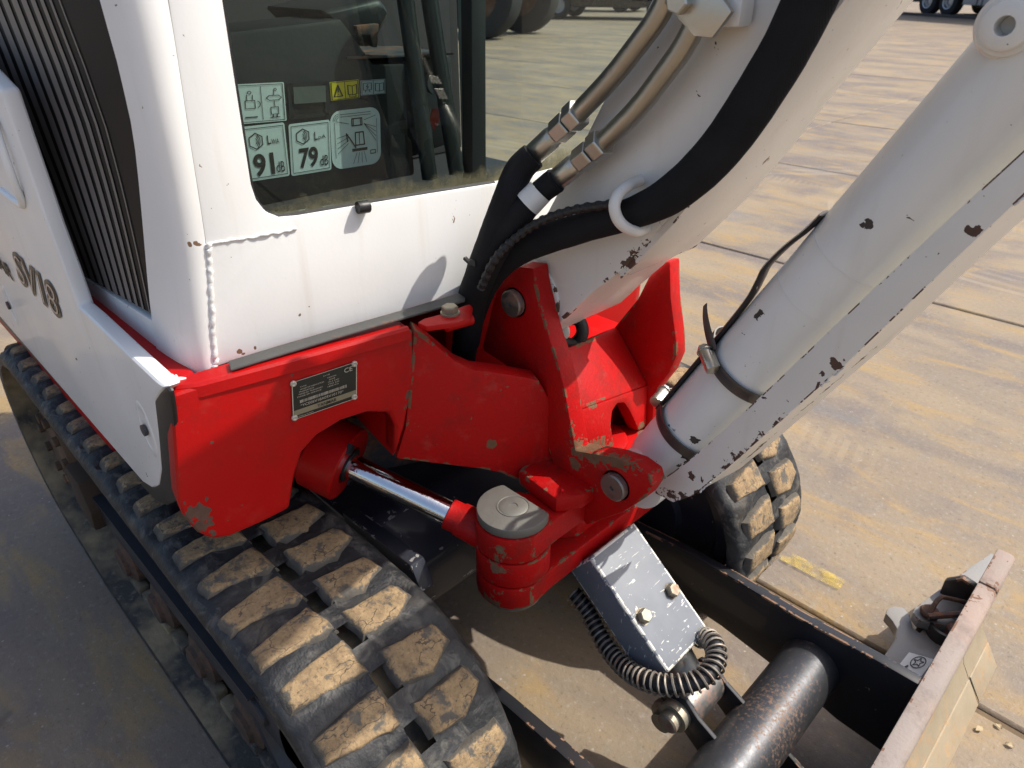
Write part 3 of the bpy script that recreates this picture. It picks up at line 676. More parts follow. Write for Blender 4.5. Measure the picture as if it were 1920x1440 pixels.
print2([ring2(.56, .68, .24, .28), stroke(star, .035, True), ring2(.4, .3, .09, .19, 14, 1, math.radians(120), math.radians(330))], sq, 'sticker_print', INK, h1, .002)

# blade cylinder under its bolted cover
CV = G('scratched_grey_cover')
sc = CV.math('GREATER_THAN', CV.noise(1.0, 4, 0.6, CV.mapv(CV.coord(), (240, 30, 60), rot=(.3, .2, .6)), 1.2), 0.665)
sc2 = CV.math('GREATER_THAN', CV.math('ADD', CV.noise(95, 6, 0.7), CV.math('MULTIPLY', CV.noise(16, 3), .5)), 0.945)
ed = CV.math('MULTIPLY', CV.edge(.005, .03, .3), CV.math('GREATER_THAN', CV.noise(70, 5, .7), .47))
cm = CV.math('MAXIMUM', CV.math('MAXIMUM', sc, sc2), ed)
cbase = CV.mix(CV.noise(25, 6, .65), (0.12, 0.135, 0.155), (0.20, 0.215, 0.24))
COVER = CV.out(CV.mix(cm, cbase, (0.62, 0.60, 0.54)), CV.fmix(cm, 0.45, 0.75), 0.0, CV.bump(CV.noise(60, 5), .25, .001), coat=.0, spec=.35)
z_r, z_f = .312, .224
TL0, TL1 = Vector((-.375, -.115, z_r)), Vector((-.262, -.115, z_f))
dirb = (TL1-TL0).normalized(); TL0 = TL0 - dirb*.016
upb = Vector((-dirb.z, 0, dirb.x)); upb = upb if upb.z > 0 else -upb
wv_ = Vector((0, .090, 0)); hb = .052
b = B(); b.prism([TL0, TL1, TL1-upb*hb, TL0-upb*hb], wv_); cov = obj('cylinder_cover', b.mesh('cylinder_cover', 35, .004, 3), COVER, exc)
ZINC = metal('zinc_bolt', (0.42, 0.385, 0.30), 0.48, 0.4, scr=.3)
for (px_, py_) in ((1205, 1156), (1258, 1108)):
    # foot point on the cover's top plane
    d_ = ray(px_, py_); nrm = np.array(upb); t_ = ((np.array(TL1)-CAM) @ nrm)/(d_ @ nrm); p = Vector(CAM+d_*t_) - upb*.002
    b = B(); b.lathe(p, upb, [(0, .0105), (.002, .0105), (.002, .008)], 24); b.hexa(p+upb*.002, upb, .0088, .009); obj('cover_bolt', b.mesh('cover_bolt', 35), ZINC, cov)
ROD = metal('oily_rod', (0.20, 0.20, 0.19), 0.3, 0.45, metallic=.8)
pa, pb_ = TL1 - dirb*.02 - upb*.028 + Vector((0, .045, 0)), TL1 + dirb*.052 - upb*.042 + Vector((0, .045, 0))
b = B(); b.cyl(pa, pb_, .024, 28); br = obj('blade_cylinder', b.mesh('blade_cylinder', 35), ROD, exc)
b = B(); b.cyl(pb_+Vector((0, -.030, 0)), pb_+Vector((0, .030, 0)), .026, 28); obj('rod_eye', b.mesh('rod_eye', 35, .002), ROD, br)
for s in (-.036, .030):
    b = B(); q = pb_; b.prism([Vector((q.x-.026, q.y+s, q.z+.004)), Vector((q.x-.014, q.y+s, q.z+.026)), Vector((q.x+.008, q.y+s, q.z+.028)), Vector((q.x+.026, q.y+s, q.z+.012)), Vector((-.105, q.y+s, .115)), Vector((-.10, q.y+s, .04)), Vector((-.17, q.y+s, .06)), Vector((-.215, q.y+s, .12))], (0, .006, 0)); obj('clevis_plate', b.mesh('clevis_plate', 35, .0015), BLK, ct)
b = B(); b.lathe(pb_+Vector((0, -.060, 0)), (0, 1, 0), [(0, .001), (0, .011), (.002, .013), (.012, .013), (.012, .019), (.024, .019)], 24); obj('clevis_pin', b.mesh('clevis_pin', 35), ZINC, ct)
b = B(); q = pb_+Vector((-.012, -.052, -.018)); b.lathe(q, (0, 1, 0), [(0, .001), (0, .013), (.012, .013), (.012, .021), (.02, .021)], 24); obj('keeper_bolt', b.mesh('keeper_bolt', 35), ZINC, ct)
# spiral guarded hose looping round the cover
COIL = metal('spiral_guard', (0.30, 0.27, 0.23), 0.45, 0.3, scr=.3, metallic=.7); HOSE = plain('black_hose', (0.010, 0.010, 0.011), 0.55, nscale=80)
hp_ = [D(1075, 1110, .93), D(1105, 1150, .92), D(1125, 1190, .905), D(1150, 1228, .885), D(1180, 1258, .86), D(1215, 1277, .835), D(1255, 1285, .82), D(1300, 1280, .815), D(1330, 1262, .82), D(1343, 1235, .835), D(1340, 1212, .85), D(1328, 1197, .87), D(1312, 1195, .885)]
path = spline(hp_, 14)
b = B(); b.tube(path, .0095, 12); ho = obj('spiral_hose', b.mesh('spiral_hose', 50), HOSE, exc)
b = B(); acc = 0.0; hel = []
for i in range(len(path)-1):
    T = (path[i+1]-path[i]); Ln = T.length; T.normalize(); u = (Vector((0, 0, 1))-T*T.z).normalized(); w = T.cross(u)
    for k in range(10):
        s_ = acc+Ln*k/10; an = 2*math.pi*s_/.0078; hel.append(path[i]+T*Ln*k/10+(u*math.cos(an)+w*math.sin(an))*.0118)
    acc += Ln
b.tube(hel, .0016, 5); obj('coil', b.mesh('coil', 60), COIL, ho)

# ------------------------------------------------------------------ red front frame
RA, RB, RN = (-.575, -.475), (-.534, -.248), (-.452, -.088)
REDC = (0.44, 0.002, 0.0025)
rs = [(W(372, 962, RA, RB), .012), (W(382, 985, RA, RB), .008), (W(398, 1000, RA, RB), .004), (W(398, 830, RA, RB), .0016), (W(453, 948, RA, RB), .0012)]
RED = paint('red_paint', REDC, 0.38, chip=0.25, chipscale=60, edge=0.35, edgerad=0.003, spots=rs, chipcol=(0.07,0.04,0.03), dirt=0.10, dirtcol=(0.24,0.006,0.006), coat=0.03, grain=0.4, spec=0.25, grime=0.28)
REDW = paint('worn_red_paint', REDC, 0.45, chip=0.55, chipscale=55, edge=0.85, edgerad=0.005, spots=[(W(922, 832, RB, RN), .006), (Y(1085, 845, -.112), .010), (Y(1105, 840, -.10), .012), (Y(1125, 845, -.095), .012), (Y(1150, 862, -.11), .008), (Y(1168, 874, -.11), .006), (Y(1078, 868, -.112), .006), (Y(1205, 800, .05), .010)], chipcol=(0.10,0.055,0.03), dirt=0.10, dirtcol=(0.25,0.01,0.008), coat=0.0, grain=1.1, spec=0.25, grime=0.5, lines=[(Y(1040, 650, -.10), Y(1068, 760, -.10), .006, .35), (Y(1068, 760, -.10), Y(1080, 840, -.10), .009, .6), (Y(1082, 848, -.11), Y(1178, 874, -.11), .014, .95), (Y(1078, 800, -.11), Y(1080, 875, -.11), .009, .8), (Y(1100, 845, -.088), Y(1215, 800, .05), .012, .8), (Y(1262, 600, .073), Y(1268, 690, .073), .007, .5), ((-.40, -.20, .30), (-.402, .02, .30), .006, .5), ((-.425, -.238, .39), (-.43, -.24, .30), .020, .55)])
ff_px = [(319, 742), (400, 716), (480, 691), (620, 656), (700, 637), (776, 618), (778, 700), (760, 800), (742, 860), (742, 800), (730, 775), (690, 774), (640, 790), (595, 818), (568, 848), (554, 890), (548, 925), (544, 955), (490, 982), (430, 1008), (398, 1013), (370, 1000), (345, 972), (333, 940)]
fpts = [W(p[0], p[1], RA, RB) for p in ff_px]
nrm = Vector((RB[1]-RA[1], -(RB[0]-RA[0]), 0)).normalized()
b = B(); b.prism(fpts, -nrm*.03); ff = obj('front_frame', b.mesh('front_frame', 35, .007, 3), RED, exc)
# rounded side return of the casting, behind the white side cover
b = B(); zt = .622; b.xy([(-.585, -.462), (-.60, -.466), (-.86, -.463), (-.86, -.44), (-.60, -.44)], .47, zt); obj('side_return', b.mesh('side_return', 35, .006), RED, ff)
# inner arch wall
arch = [W(p[0], p[1], RA, RB) for p in ff_px[8:18]]
vs_ = []; fs_ = []
for p in arch: vs_ += [p - nrm*.006, p - nrm*.14]
for i in range(len(arch)-1): fs_.append((2*i, 2*i+1, 2*i+3, 2*i+2))
b = B(); b.raw(vs_, fs_); obj('arch_wall', b.mesh('arch_wall', 50), RED, ff)
# nose: plate running to the swing pivot
nn = Vector((RN[1]-RB[1], -(RN[0]-RB[0]), 0)).normalized()
np_px = [(776, 617), (800, 632), (828, 655), (858, 680), (890, 694), (940, 700), (1010, 712), (1060, 800), (1075, 890), (1020, 925), (975, 905), (940, 888), (900, 880), (800, 868), (742, 861), (760, 800)]
b = B(); b.prism([W(p[0], p[1], RB, RN) for p in np_px], -nn*.026); no = obj('swing_nose', b.mesh('swing_nose', 35, .004, 2), REDW, exc)
b = B(); b.xy([(-.56, -.235), (-.475, -.10), (-.46, -.02), (-.47, .05), (-.56, .16), (-.72, .16), (-.72, -.20)], .455, .485); obj('nose_deck', b.mesh('nose_deck', 35, .004), RED, no)
b = B(); b.cyl((-.47, -.015, .30), (-.47, -.015, .41), .045, 36); obj('pivot_boss', b.mesh('pivot_boss', 35, .004), RED, no)
b = B(); b.xy([(-.80, -.43), (-.80, -.18), (-.66, -.10), (-.60, .25), (-.66, .34), (-1.2, .36), (-1.32, .2), (-1.32, -.35), (-1.2, -.44)], .43, .60); obj('slew_platform', b.mesh('slew_platform', 35, .01), RED, exc)

# top rail, rubber strip and step plate below the cab
SILL = metal('dull_sill', (0.11, 0.11, 0.105), 0.5, 0.25, scr=.3, metallic=.4)
def strip(pxs_lo, pxs_hi, z, th, name, mat, parent, bev=.002):
    lo = [Z(*p, z) for p in pxs_lo]; hi = [Z(*p, z) for p in pxs_hi]
    b = B(); b.xy([(p.x, p.y) for p in lo+hi[::-1]], z-th, z); return obj(name, b.mesh(name, 35, bev), mat, parent)
strip([(432, 692), (520, 665), (640, 629), (760, 594), (872, 562)], [(428, 676), (520, 648), (640, 613), (760, 579), (872, 545)], .6285, .003, 'sill_strip', SILL, exc)
lipp = [(-.86, -.468), (-.63, -.470), (-.600, -.474), (-.580, -.468), (-.569, -.45), (-.561, -.41), (-.5485, -.345), (-.5315, -.25)]
vs_ = []; fs_ = []
for i, (x_, y_) in enumerate(lipp):
    a_ = Vector(lipp[max(i-1, 0)]); c_ = Vector(lipp[min(i+1, len(lipp)-1)]); t_ = (c_-a_).normalized(); n_ = Vector((t_.y, -t_.x))
    for (o_, z_) in ((0, .612), (-.001, .622), (-.003, .6245), (-.007, .6245), (-.007, .612)): vs_.append((x_+n_.x*o_, y_+n_.y*o_, z_))
for i in range(len(lipp)-1):
    for k in range(5): fs_.append((i*5+k, i*5+(k+1) % 5, (i+1)*5+(k+1) % 5, (i+1)*5+k))
fs_ += [(0, 1, 2, 3, 4), tuple(range((len(lipp)-1)*5, len(lipp)*5))]
b = B(); b.raw(vs_, fs_); obj('sill_lip', b.mesh('sill_lip', 30), RED, ff)
st = strip([(783, 604), (800, 612), (860, 604), (882, 596), (886, 575)], [(795, 597), (840, 585), (872, 572), (880, 570), (883, 572)], .632, .006, 'step_plate', RED, exc, .0015)
p = Z(844, 588, .632); b = B(); b.lathe(p, (0, 0, 1), [(0, .010), (.002, .010), (.002, .008)], 20); b.hexa(p+Vector((0, 0, .002)), (0, 0, 1), .0085, .007); obj('sill_bolt', b.mesh('sill_bolt', 35), ZINC, st)
b = B(); b.cyl(Z(836, 612, .62), Z(884, 598, .62), .006, 16); obj('hinge_tube', b.mesh('hinge_tube', 35), RED, st)

# ------------------------------------------------------------------ white side cover with trim
WH = (0.83, 0.835, 0.825)
WHITE = paint('white_paint', WH, 0.32, chip=0.10, chipscale=70, spots=[(X(310, 517, -.60), .0045), (Y(293, 447, -.43), .005)], dirt=0.10, dirtcol=(0.42,0.36,0.26), coat=0.3, grain=0.2, streak=0.22, chipcol=(0.09,0.065,0.045))
BLKR = plain('black_trim', (0.012, 0.012, 0.013), 0.45, nscale=50)
SY = -.478
sp_px = [(298, 912), (303, 880), (297, 810), (290, 752), (302, 735), (309, 727), (290, 712), (232, 657), (165, 592), (145, 574), (120, 505), (88, 420), (62, 345), (30, 255), (0, 168)]
spv = [Y(*p, SY) for p in sp_px]
back = [Vector((-1.30, SY, .98)), Vector((-1.42, SY, .90)), Vector((-1.46, SY, .70)), Vector((-1.42, SY, .50)), Vector((-1.36, SY, .453))]
b = B(); b.prism(spv+back+[Y(268, 905, SY), Y(285, 916, SY)], (0, .016, 0)); sc_ = obj('side_cover', b.mesh('side_cover', 35, .0045, 3), WHITE, exc)
tr_px = [(311, 725), (317, 735), (322, 765), (329, 830), (336, 885), (338, 918), (330, 940), (312, 948), (292, 940), (262, 908)]
tr_in = [(268, 902), (287, 915), (298, 908), (302, 880), (296, 810), (289, 752), (300, 736)]
b = B(); b.prism([Y(*p, SY+.0005) for p in tr_px+tr_in], (0, .005, 0)); obj('edge_trim', b.mesh('edge_trim', 35, .004, 2), BLKR, sc_)
b = B(); b.xz([(-.72, .436), (-1.40, .436), (-1.40, .455), (-.70, .455)], SY+.002, SY+.03); obj('lower_trim', b.mesh('lower_trim', 35, .003), BLKR, sc_)
b = B(); b.xz([(-.9, .385), (-1.45, .39), (-1.50, .45), (-1.46, .50), (-.9, .45)], SY+.01, .30); obj('counterweight', b.mesh('counterweight', 35, .015, 2), RED, exc)
for (px_, py_, s) in ((275, 805, 1.0), (19, 572, 1.0)):
    c = Y(px_, py_, SY); b = B(); b.lathe(c+Vector((0, .0015, 0)), (0, -1, 0), [(0, .020), (.0015, .019), (.0022, .014), (-.002, .011), (-.004, .008), (-.004, .001)], 28)
    for v in b.bm.verts: v.co.z = c.z + (v.co.z-c.z)*1.7
    dm_ = obj('latch_recess', b.mesh('latch_recess', 50), WHITE, sc_)
    b = B(); b.lathe(c+Vector((0, -.001, 0)), (0, -1, 0), [(0, .006), (.003, .006), (.003, .001)], 16); obj('latch', b.mesh('latch', 35), STEEL, sc_)
# pull handle recess on the rear cover
c = Y(2, 285, SY); b = B(); b.tube(spline([c+Vector((.03, -.001, .055)), c+Vector((.045, -.006, .02)), c+Vector((.045, -.006, -.02)), c+Vector((.02, -.001, -.05)), c+Vector((-.06, -.001, -.05))], 6), .004, 8); obj('cover_handle', b.mesh('cover_handle', 50), WHITE, sc_)
# model lettering on the cover
INKB = plain('brown_black_ink', (0.035, 0.026, 0.022), 0.4, nscale=60); CHRM = metal('chrome_letter', (0.60, 0.52, 0.47), 0.35, metallic=.5)
q00, q10 = Y(60, 606, SY), Y(112, 610, SY)
def letter(body, ctr, hgt, wid, shear=.25, parent=None, y=SY, o1=.055, o2=-.015, mats=None):
    for off, mt, lift, nm in ((o1, mats[0], -.0012, 'lettering_outline'), (o2, mats[1], -.0020, 'lettering')):
        me = text_mesh(body, 1.0, off, .0, shear)
        xs = [v.co.x for v in me.vertices]; w = max(xs)-min(xs)
        for v in me.vertices:
            lx, lz = v.co.x*wid/1.9, v.co.y*hgt/.72
            v.co = (ctr.x + lx, y+lift, ctr.z + lz)
        me.update(); obj(nm, me, mt, parent)
c1 = Y(66, 532, SY)
letter('SV18', c1, .043, .155, .30, sc_, SY, .06, -.02, (INKB, CHRM))
c2 = Y(-16, 478, SY)
letter('YANMAR', c2, .020, .10, .0, sc_, SY, .03, .0, (INK, INK))

# ------------------------------------------------------------------ cab
CA, CB_ = (-.597, -.423), (-.564, -.15)            # plan line of the cab's front sheet
cn = Vector((CB_[1]-CA[1], -(CB_[0]-CA[0]), 0)).normalized()
SIDE = -.447
def CF(px_, py_): return W(px_, py_, CA, CB_)
cabm = paint('cab_white_paint', WH, 0.33, chip=0.06, chipscale=60, spots=[(CF(450, 658), .0025), (CF(456, 664), .0018), (CF(478, 652), .0018), (CF(357, 458), .0022), (CF(372, 457), .003), (CF(562, 590), .0012), (CF(580, 575), .0008)], dirt=0.12, dirtcol=(0.46,0.38,0.26), coat=0.3, grain=0.2, streak=0.30, chipcol=(0.12,0.07,0.04))
# corner pillar: loft of rounded sections between the side edge and the front weld
L_px = [(300, 690), (291, 640), (283, 590), (276, 520), (270, 450), (261, 350), (250, 250), (222, 125), (188, 5)]
R_px = [(400, 688), (397, 620), (394, 560), (390, 500), (385, 450), (373, 370), (357, 270), (336, 130), (316, 5)]
rows = []
def sec_at(l, r):
    """rounded plan curve from l (side plane) to r (front plane)"""
    c = Vector((r.x - .0, l.y, 0)); out = []
    ctrl = Vector((r.x+.004, l.y+.001, 0))
    for k in range(13):
        t = k/12; q = (1-t)**2*Vector((l.x, l.y, 0)) + 2*t*(1-t)*ctrl + t*t*Vector((r.x, r.y, 0)); out.append(q)
    return out
zs = [.606, .63, .66, .70, .74, .79, .84, .88, .925]
YLS = [-.447, -.447, -.446, -.442, -.4385, -.434, -.4315, -.4305, -.4305]
Ls = [Y(*p, q) for p, q in zip(L_px, YLS)]; ly = [p.y for p in Ls]; Rs = [CF(*p) for p in R_px]
lz, lx = [p.z for p in Ls], [p.x for p in Ls]; rz_, rx_, ry_ = [p.z for p in Rs], [p.x for p in Rs], [p.y for p in Rs]
zs = [rz_[0]-.016] + list(np.linspace(rz_[0]+.01, .92, 14)) + [1.05, 1.25, 1.5, 1.72]
V = []; Fc = []
for z in zs:
    xl = float(np.interp(z, lz, lx)) if z <= lz[-1] else lx[-1]+(z-lz[-1])*.02
    xr = float(np.interp(z, rz_, rx_)) if z <= rz_[-1] else rx_[-1]-(z-rz_[-1])*.04; yr = float(np.interp(z, rz_, ry_)) if z <= rz_[-1] else ry_[-1]
    yl = float(np.interp(z, lz, ly))
    xl = min(xl, xr-.02)
    ring = sec_at(Vector((xl, yl, 0)), Vector((xr, yr, 0)))
    ring = ring + [ring[-1]+Vector((-.012, .0, 0)), Vector((xl-.0, yl+.02, 0))]
    for q in ring: V.append((q.x, q.y, z))
n = 15
for i in range(len(zs)-1):
    for k in range(n): Fc.append((i*n+k, i*n+(k+1) % n, (i+1)*n+(k+1) % n, (i+1)*n+k))
Fc += [tuple(reversed(range(n))), tuple(range((len(zs)-1)*n, len(zs)*n))]
b = B(); b.raw(V, Fc); cab = obj('cab_pillar', b.mesh('cab_pillar', 50), cabm, exc)
# front sheet: left strip and lower panel (L-shaped), window opening with rounded corner
yz = lambda p: p
fs_px = [(316, 3), (336, 130), (357, 270), (373, 370), (385, 450), (390, 500), (394, 560), (397, 620), (400, 690), (460, 671), (560, 641), (700, 602), (872, 554)]
front = [CF(*p) for p in fs_px]
r0 = front[-1]
def CP(y, z):
    t = (y-CA[1])/(CB_[1]-CA[1]); return Vector((CA[0]+(CB_[0]-CA[0])*t, y, z))
win_px = [(932, 344), (800, 365), (660, 388), (560, 405), (525, 408), (500, 398), (482, 375), (472, 345), (455, 235), (437, 120), (419, 3)]
win = [CF(*p) for p in win_px]
zsill = win[0].z
YJ = -.06
outl = front + [CP(YJ, r0.z), CP(YJ, zsill)] + win + [CP(win[-1].y-.002, 1.70), CP(front[0].y, 1.70)]
b = B(); b.prism(outl, -cn*.022); fp = obj('cab_front_panel', b.mesh('cab_front_panel', 35, .003, 2), cabm, exc)
b = B(); e0 = CP(YJ+.001, .62); b.prism([Vector((e0.x, e0.y, r0.z)), Vector((-.562, .38, r0.z)), Vector((-.562, .38, zsill)), Vector((e0.x, e0.y, zsill))], (-.022, 0, 0)); obj('cab_front_panel', b.mesh('cab_front_panel', 35, .002), cabm, fp)
b = B(); b.prism([CP(-.39, 1.64), CP(.39, 1.64), CP(.39, 1.72), CP(-.39, 1.72)], -cn*.03); obj('window_header', b.mesh('window_header', 35, .006), cabm, fp)
b = B(); b.prism([(-.562, .35, zsill+.001), (-.562, .38, zsill+.001), (-.562, .38, 1.64), (-.562, .35, 1.64)], (-.03, 0, 0)); obj('door_post', b.mesh('door_post', 35, .004), cabm, fp)
b = B(); b.tube([CF(*p)+cn*.001+Vector((0, 0, -.002)) for p in ((412, 690), (460, 675), (560, 645), (700, 606), (872, 558))], .0035, 8); obj('cab_gap_shadow', b.mesh('cab_gap_shadow', 50), BLKR, fp)  # thin black tube put in for the dark shadow gap under the cab
WELD = paint('painted_weld', (0.76, 0.765, 0.755), 0.4, dirt=0.2, coat=.1, grain=2.0)
def bead(pts, r, nm, parent, seg=10):
    P = spline(pts, 10); rr = [r*.62*(1+.07*math.sin(i*1.9)+random.gauss(0, .05)) for i in range(len(P))]
    P = [p+Vector((random.gauss(0, .0005), random.gauss(0, .0005), random.gauss(0, .0004))) for p in P]
    b = B(); b.tube(P, rr, seg); return obj(nm, b.mesh(nm, 60), WELD, parent)
bead([CF(*p) for p in ((391, 457), (393, 500), (396, 560), (399, 620), (403, 672), (403, 690))], .0042, 'weld_bead', fp)
bead([CF(*p) for p in ((392, 458), (430, 451), (500, 440), (554, 429))], .0024, 'weld_bead', fp)
bead([CP(CF(312, 700).y, CF(312, 700).z)+cn*.004, CF(345, 708)+cn*.006, CF(392, 700)+cn*.004, CF(403, 690)], .0035, 'weld_bead', fp)
# window seal, glass, dirt
g0 = -cn*.010
seal = B(); seal.tube([p + g0*.6 + Vector((0, 0, -.001)) for p in spline(win, 3)], .0032, 6); obj('window_seal', seal.mesh('window_seal', 50), BLKR, fp)
b = B(); b.cyl(CF(666, 388)+cn*.004, CF(688, 385)+cn*.004, .006, 14); obj('wiper_knob', b.mesh('wiper_knob', 35, .001), BLKR, fp)
GL = G('tinted_glass')
zc = GL.xyz()[2]
edge_d = GL.math('SUBTRACT', zc, zsill)
dn = GL.math('ADD', GL.noise(55, 7, .7), GL.math('MULTIPLY', GL.noise(12, 4), .6))
dmask = GL.ramp(GL.math('SUBTRACT', GL.math('MULTIPLY', GL.math('SUBTRACT', dn, .25), .030), edge_d), -.002, .012)
dfilm = GL.math('MULTIPLY', GL.ramp(GL.noise(20, 7, .7, GL.mapv(GL.coord(), (1, 2.5, .5))), .5, .8), .035)
scr = GL.math('MULTIPLY', GL.math('GREATER_THAN', GL.noise(2.0, 3, .5, GL.mapv(GL.coord(), (60, 500, 40), rot=(.6, 0, .2)), 1.0), .80), .5)
tr = GL.n('ShaderNodeBsdfTransparent'); tr.inputs[0].default_value = (0.60, 0.71, 0.67, 1)
gl = GL.n('ShaderNodeBsdfGlossy'); gl.inputs['Roughness'].default_value = 0.015; gl.inputs[0].default_value = (.9, .95, .95, 1)
ge_ = GL.n('ShaderNodeNewGeometry'); dt_ = GL.math('ABSOLUTE', GL.vmath('DOT_PRODUCT', ge_.outputs['Normal'], ge_.outputs['Incoming'], out=1)); frs = GL.math('ADD', .028, GL.math('MULTIPLY', GL.math('POWER', GL.math('SUBTRACT', 1.0, dt_), 5.0), .9))
m1 = GL.n('ShaderNodeMixShader'); GL.l(frs, m1.inputs[0]); GL.l(tr.outputs[0], m1.inputs[1]); GL.l(gl.outputs[0], m1.inputs[2])
df = GL.n('ShaderNodeBsdfPrincipled'); df.inputs['Roughness'].default_value = .9
GL.l(GL.mix(GL.noise(160, 5, .7), (0.025, 0.027, 0.014), (0.17, 0.155, 0.085)), df.inputs['Base Color'])
m2 = GL.n('ShaderNodeMixShader'); GL.l(GL.math('MAXIMUM', dmask, GL.math('MAXIMUM', dfilm, scr)), m2.inputs[0]); GL.l(m1.outputs[0], m2.inputs[1]); GL.l(df.outputs[0], m2.inputs[2])
go = GL.n('ShaderNodeOutputMaterial'); GL.l(m2.outputs[0], go.inputs[0])
GLASS = GL.m
wl = [p for p in win][::-1]     # from top-left down to the sill, to the right
gp = [w_ + g0 for w_ in wl] + [CP(YJ, zsill)+g0, CP(YJ, 1.64)+g0, CP(win[-1].y, 1.64)+g0]
b = B(); vv_, _f = b.raw(gp, [tuple(range(len(gp)))]); e1 = b.bm.verts.new((-.575, .352, zsill)); e2 = b.bm.verts.new((-.575, .352, 1.64)); b.bm.faces.new([vv_[len(wl)], e1, e2, vv_[len(wl)+1]]); wg = obj('window_pane', b.mesh('window_pane', 0), GLASS, fp)
# cab shell: roof, rear, sides, floor
CABIN = plain('dark_cabin_lining', (0.012, 0.013, 0.015), 0.6, nscale=30)
b = B(); b.xy([(-.60, -.42), (-.57, .38), (-1.22, .38), (-1.22, -.42)], 1.72, 1.78); obj('cab_roof', b.mesh('cab_roof', 35, .02), cabm, exc)
b = B(); b.xy([(-1.18, -.43), (-1.18, .38), (-1.22, .38), (-1.22, -.43)], .62, 1.72); obj('cab_rear_wall', b.mesh('cab_rear_wall', 35, .01), cabm, exc)
b = B(); b.xy([(-1.165, -.42), (-1.165, .36), (-1.178, .36), (-1.178, -.42)], .62, 1.70); obj('rear_lining', b.mesh('rear_lining', 35), CABIN, exc)
b = B(); b.xz([(-.64, .62), (-1.165, .62), (-1.165, 1.70), (-.64, 1.70)], -.425, -.412); obj('side_lining', b.mesh('side_lining', 35), CABIN, exc)
b = B(); b.xy([(-.63, -.42), (-.60, .37), (-1.18, .37), (-1.18, -.42)], .60, .617); obj('cab_floor', b.mesh('cab_floor', 35), CABIN, exc)
for (x0_, x1_) in ((-.62, -.60), (-1.22, -1.17)):
    b = B(); b.box(((x0_+x1_)/2, .37, 1.17), (x1_-x0_, .03, 1.1)); obj('door_pillar', b.mesh('door_pillar', 35, .004), CABIN, exc)
# cab side: white lower rail, dark striped panel
sr_px = [(300, 690), (291, 640), (284, 601), (200, 548), (120, 496), (143, 566)]
b = B(); b.prism([Y(*p, SIDE+.001) for p in sr_px], (0, .03, 0)); cs = obj('cab_side_rail', b.mesh('cab_side_rail', 35, .002), WHITE, exc)
PAN = plain('dark_striped_panel', (0.009, 0.0085, 0.009), 0.45, spec=.1, nscale=4, var=.3, bs=.02)
bl_px, br_px = [(120, 496), (88, 410), (60, 335), (30, 255), (0, 170)], [(284, 601), (278, 540), (270, 450), (261, 350), (250, 250), (222, 125), (188, 5)]
blv, brv = [Y(*p, SIDE) for p in bl_px], [Y(*p, SIDE) for p in br_px]
topL, topR = blv[-1] + (blv[-1]-blv[-2])*1.2, brv[-1] + (brv[-1]-brv[-2])*1.0
topL = Vector((topL.x, SIDE, 1.25)); topR = Vector((brv[-1].x+.01, SIDE, 1.25))
def resamp(P, n):
    P = np.array([tuple(p) for p in P]); c = np.concatenate([[0], np.cumsum(np.linalg.norm(P[1:]-P[:-1], axis=1))]); c /= c[-1]
    return [Vector([float(np.interp(t, c, P[:, k])) for k in range(3)]) for t in np.linspace(0, 1, n)]
brv = [Ls[2], Ls[3], Ls[4], Ls[5], Ls[6], Ls[7], Ls[8]]; brv = [p + Vector((-.001, .0015, 0)) for p in brv]
PLn = 26; EL = resamp(blv+[topL], PLn); ER = resamp(brv+[Vector((brv[-1].x, brv[-1].y, 1.25))], PLn)
def panel_pt(f, t, lift=0.0):
    i = min(int(f*(PLn-1)), PLn-2); q = f*(PLn-1)-i
    return lerp3(lerp3(EL[i], EL[i+1], q), lerp3(ER[i], ER[i+1], q), t) + Vector((0, -lift, 0))
def lerp3(a, c, t): return a+(c-a)*t
V = []; Fc = []
for i in range(PLn):
    for k in range(9): V.append(panel_pt(i/(PLn-1), k/8))
for i in range(PLn-1):
    for k in range(8): Fc.append((i*9+k, i*9+k+1, (i+1)*9+k+1, (i+1)*9+k))
b = B(); b.raw(V, Fc); pn = obj('side_panel', b.mesh('side_panel', 60), PAN, exc)
b = B(); b.xz([(-1.2, 1.2), (-.6, 1.2), (-.6, 1.72), (-1.2, 1.72)], SIDE, SIDE+.02); obj('upper_side_panel', b.mesh('upper_side_panel', 35, .004), cabm, exc)
STRP = plain('warm_grey_stripe', (0.15, 0.137, 0.13), 0.4, nscale=5, var=.15, bs=.02)
for (t, w_) in ((.985, .010), (.925, .018), (.865, .028), (.80, .038), (.73, .046), (.655, .052), (.575, .056), (.49, .058), (.40, .058), (.31, .06), (.215, .065), (.11, .09)):
    V = []; Fc = []
    for j in range(40):
        f = j/39; tt = t - .42*f - .05*math.sin(math.pi*f); hw = w_/2*(1-.25*f)
        if tt-hw < .004 or tt+hw > .996: continue
        V += [panel_pt(f, tt-hw, .0008), panel_pt(f, tt+hw, .0008)]
    for j in range(len(V)//2-1): Fc.append((2*j, 2*j+1, 2*j+3, 2*j+2))
    if Fc:
        b = B(); b.raw(V, Fc); obj('decal_stripe', b.mesh('decal_stripe', 0), STRP, pn)

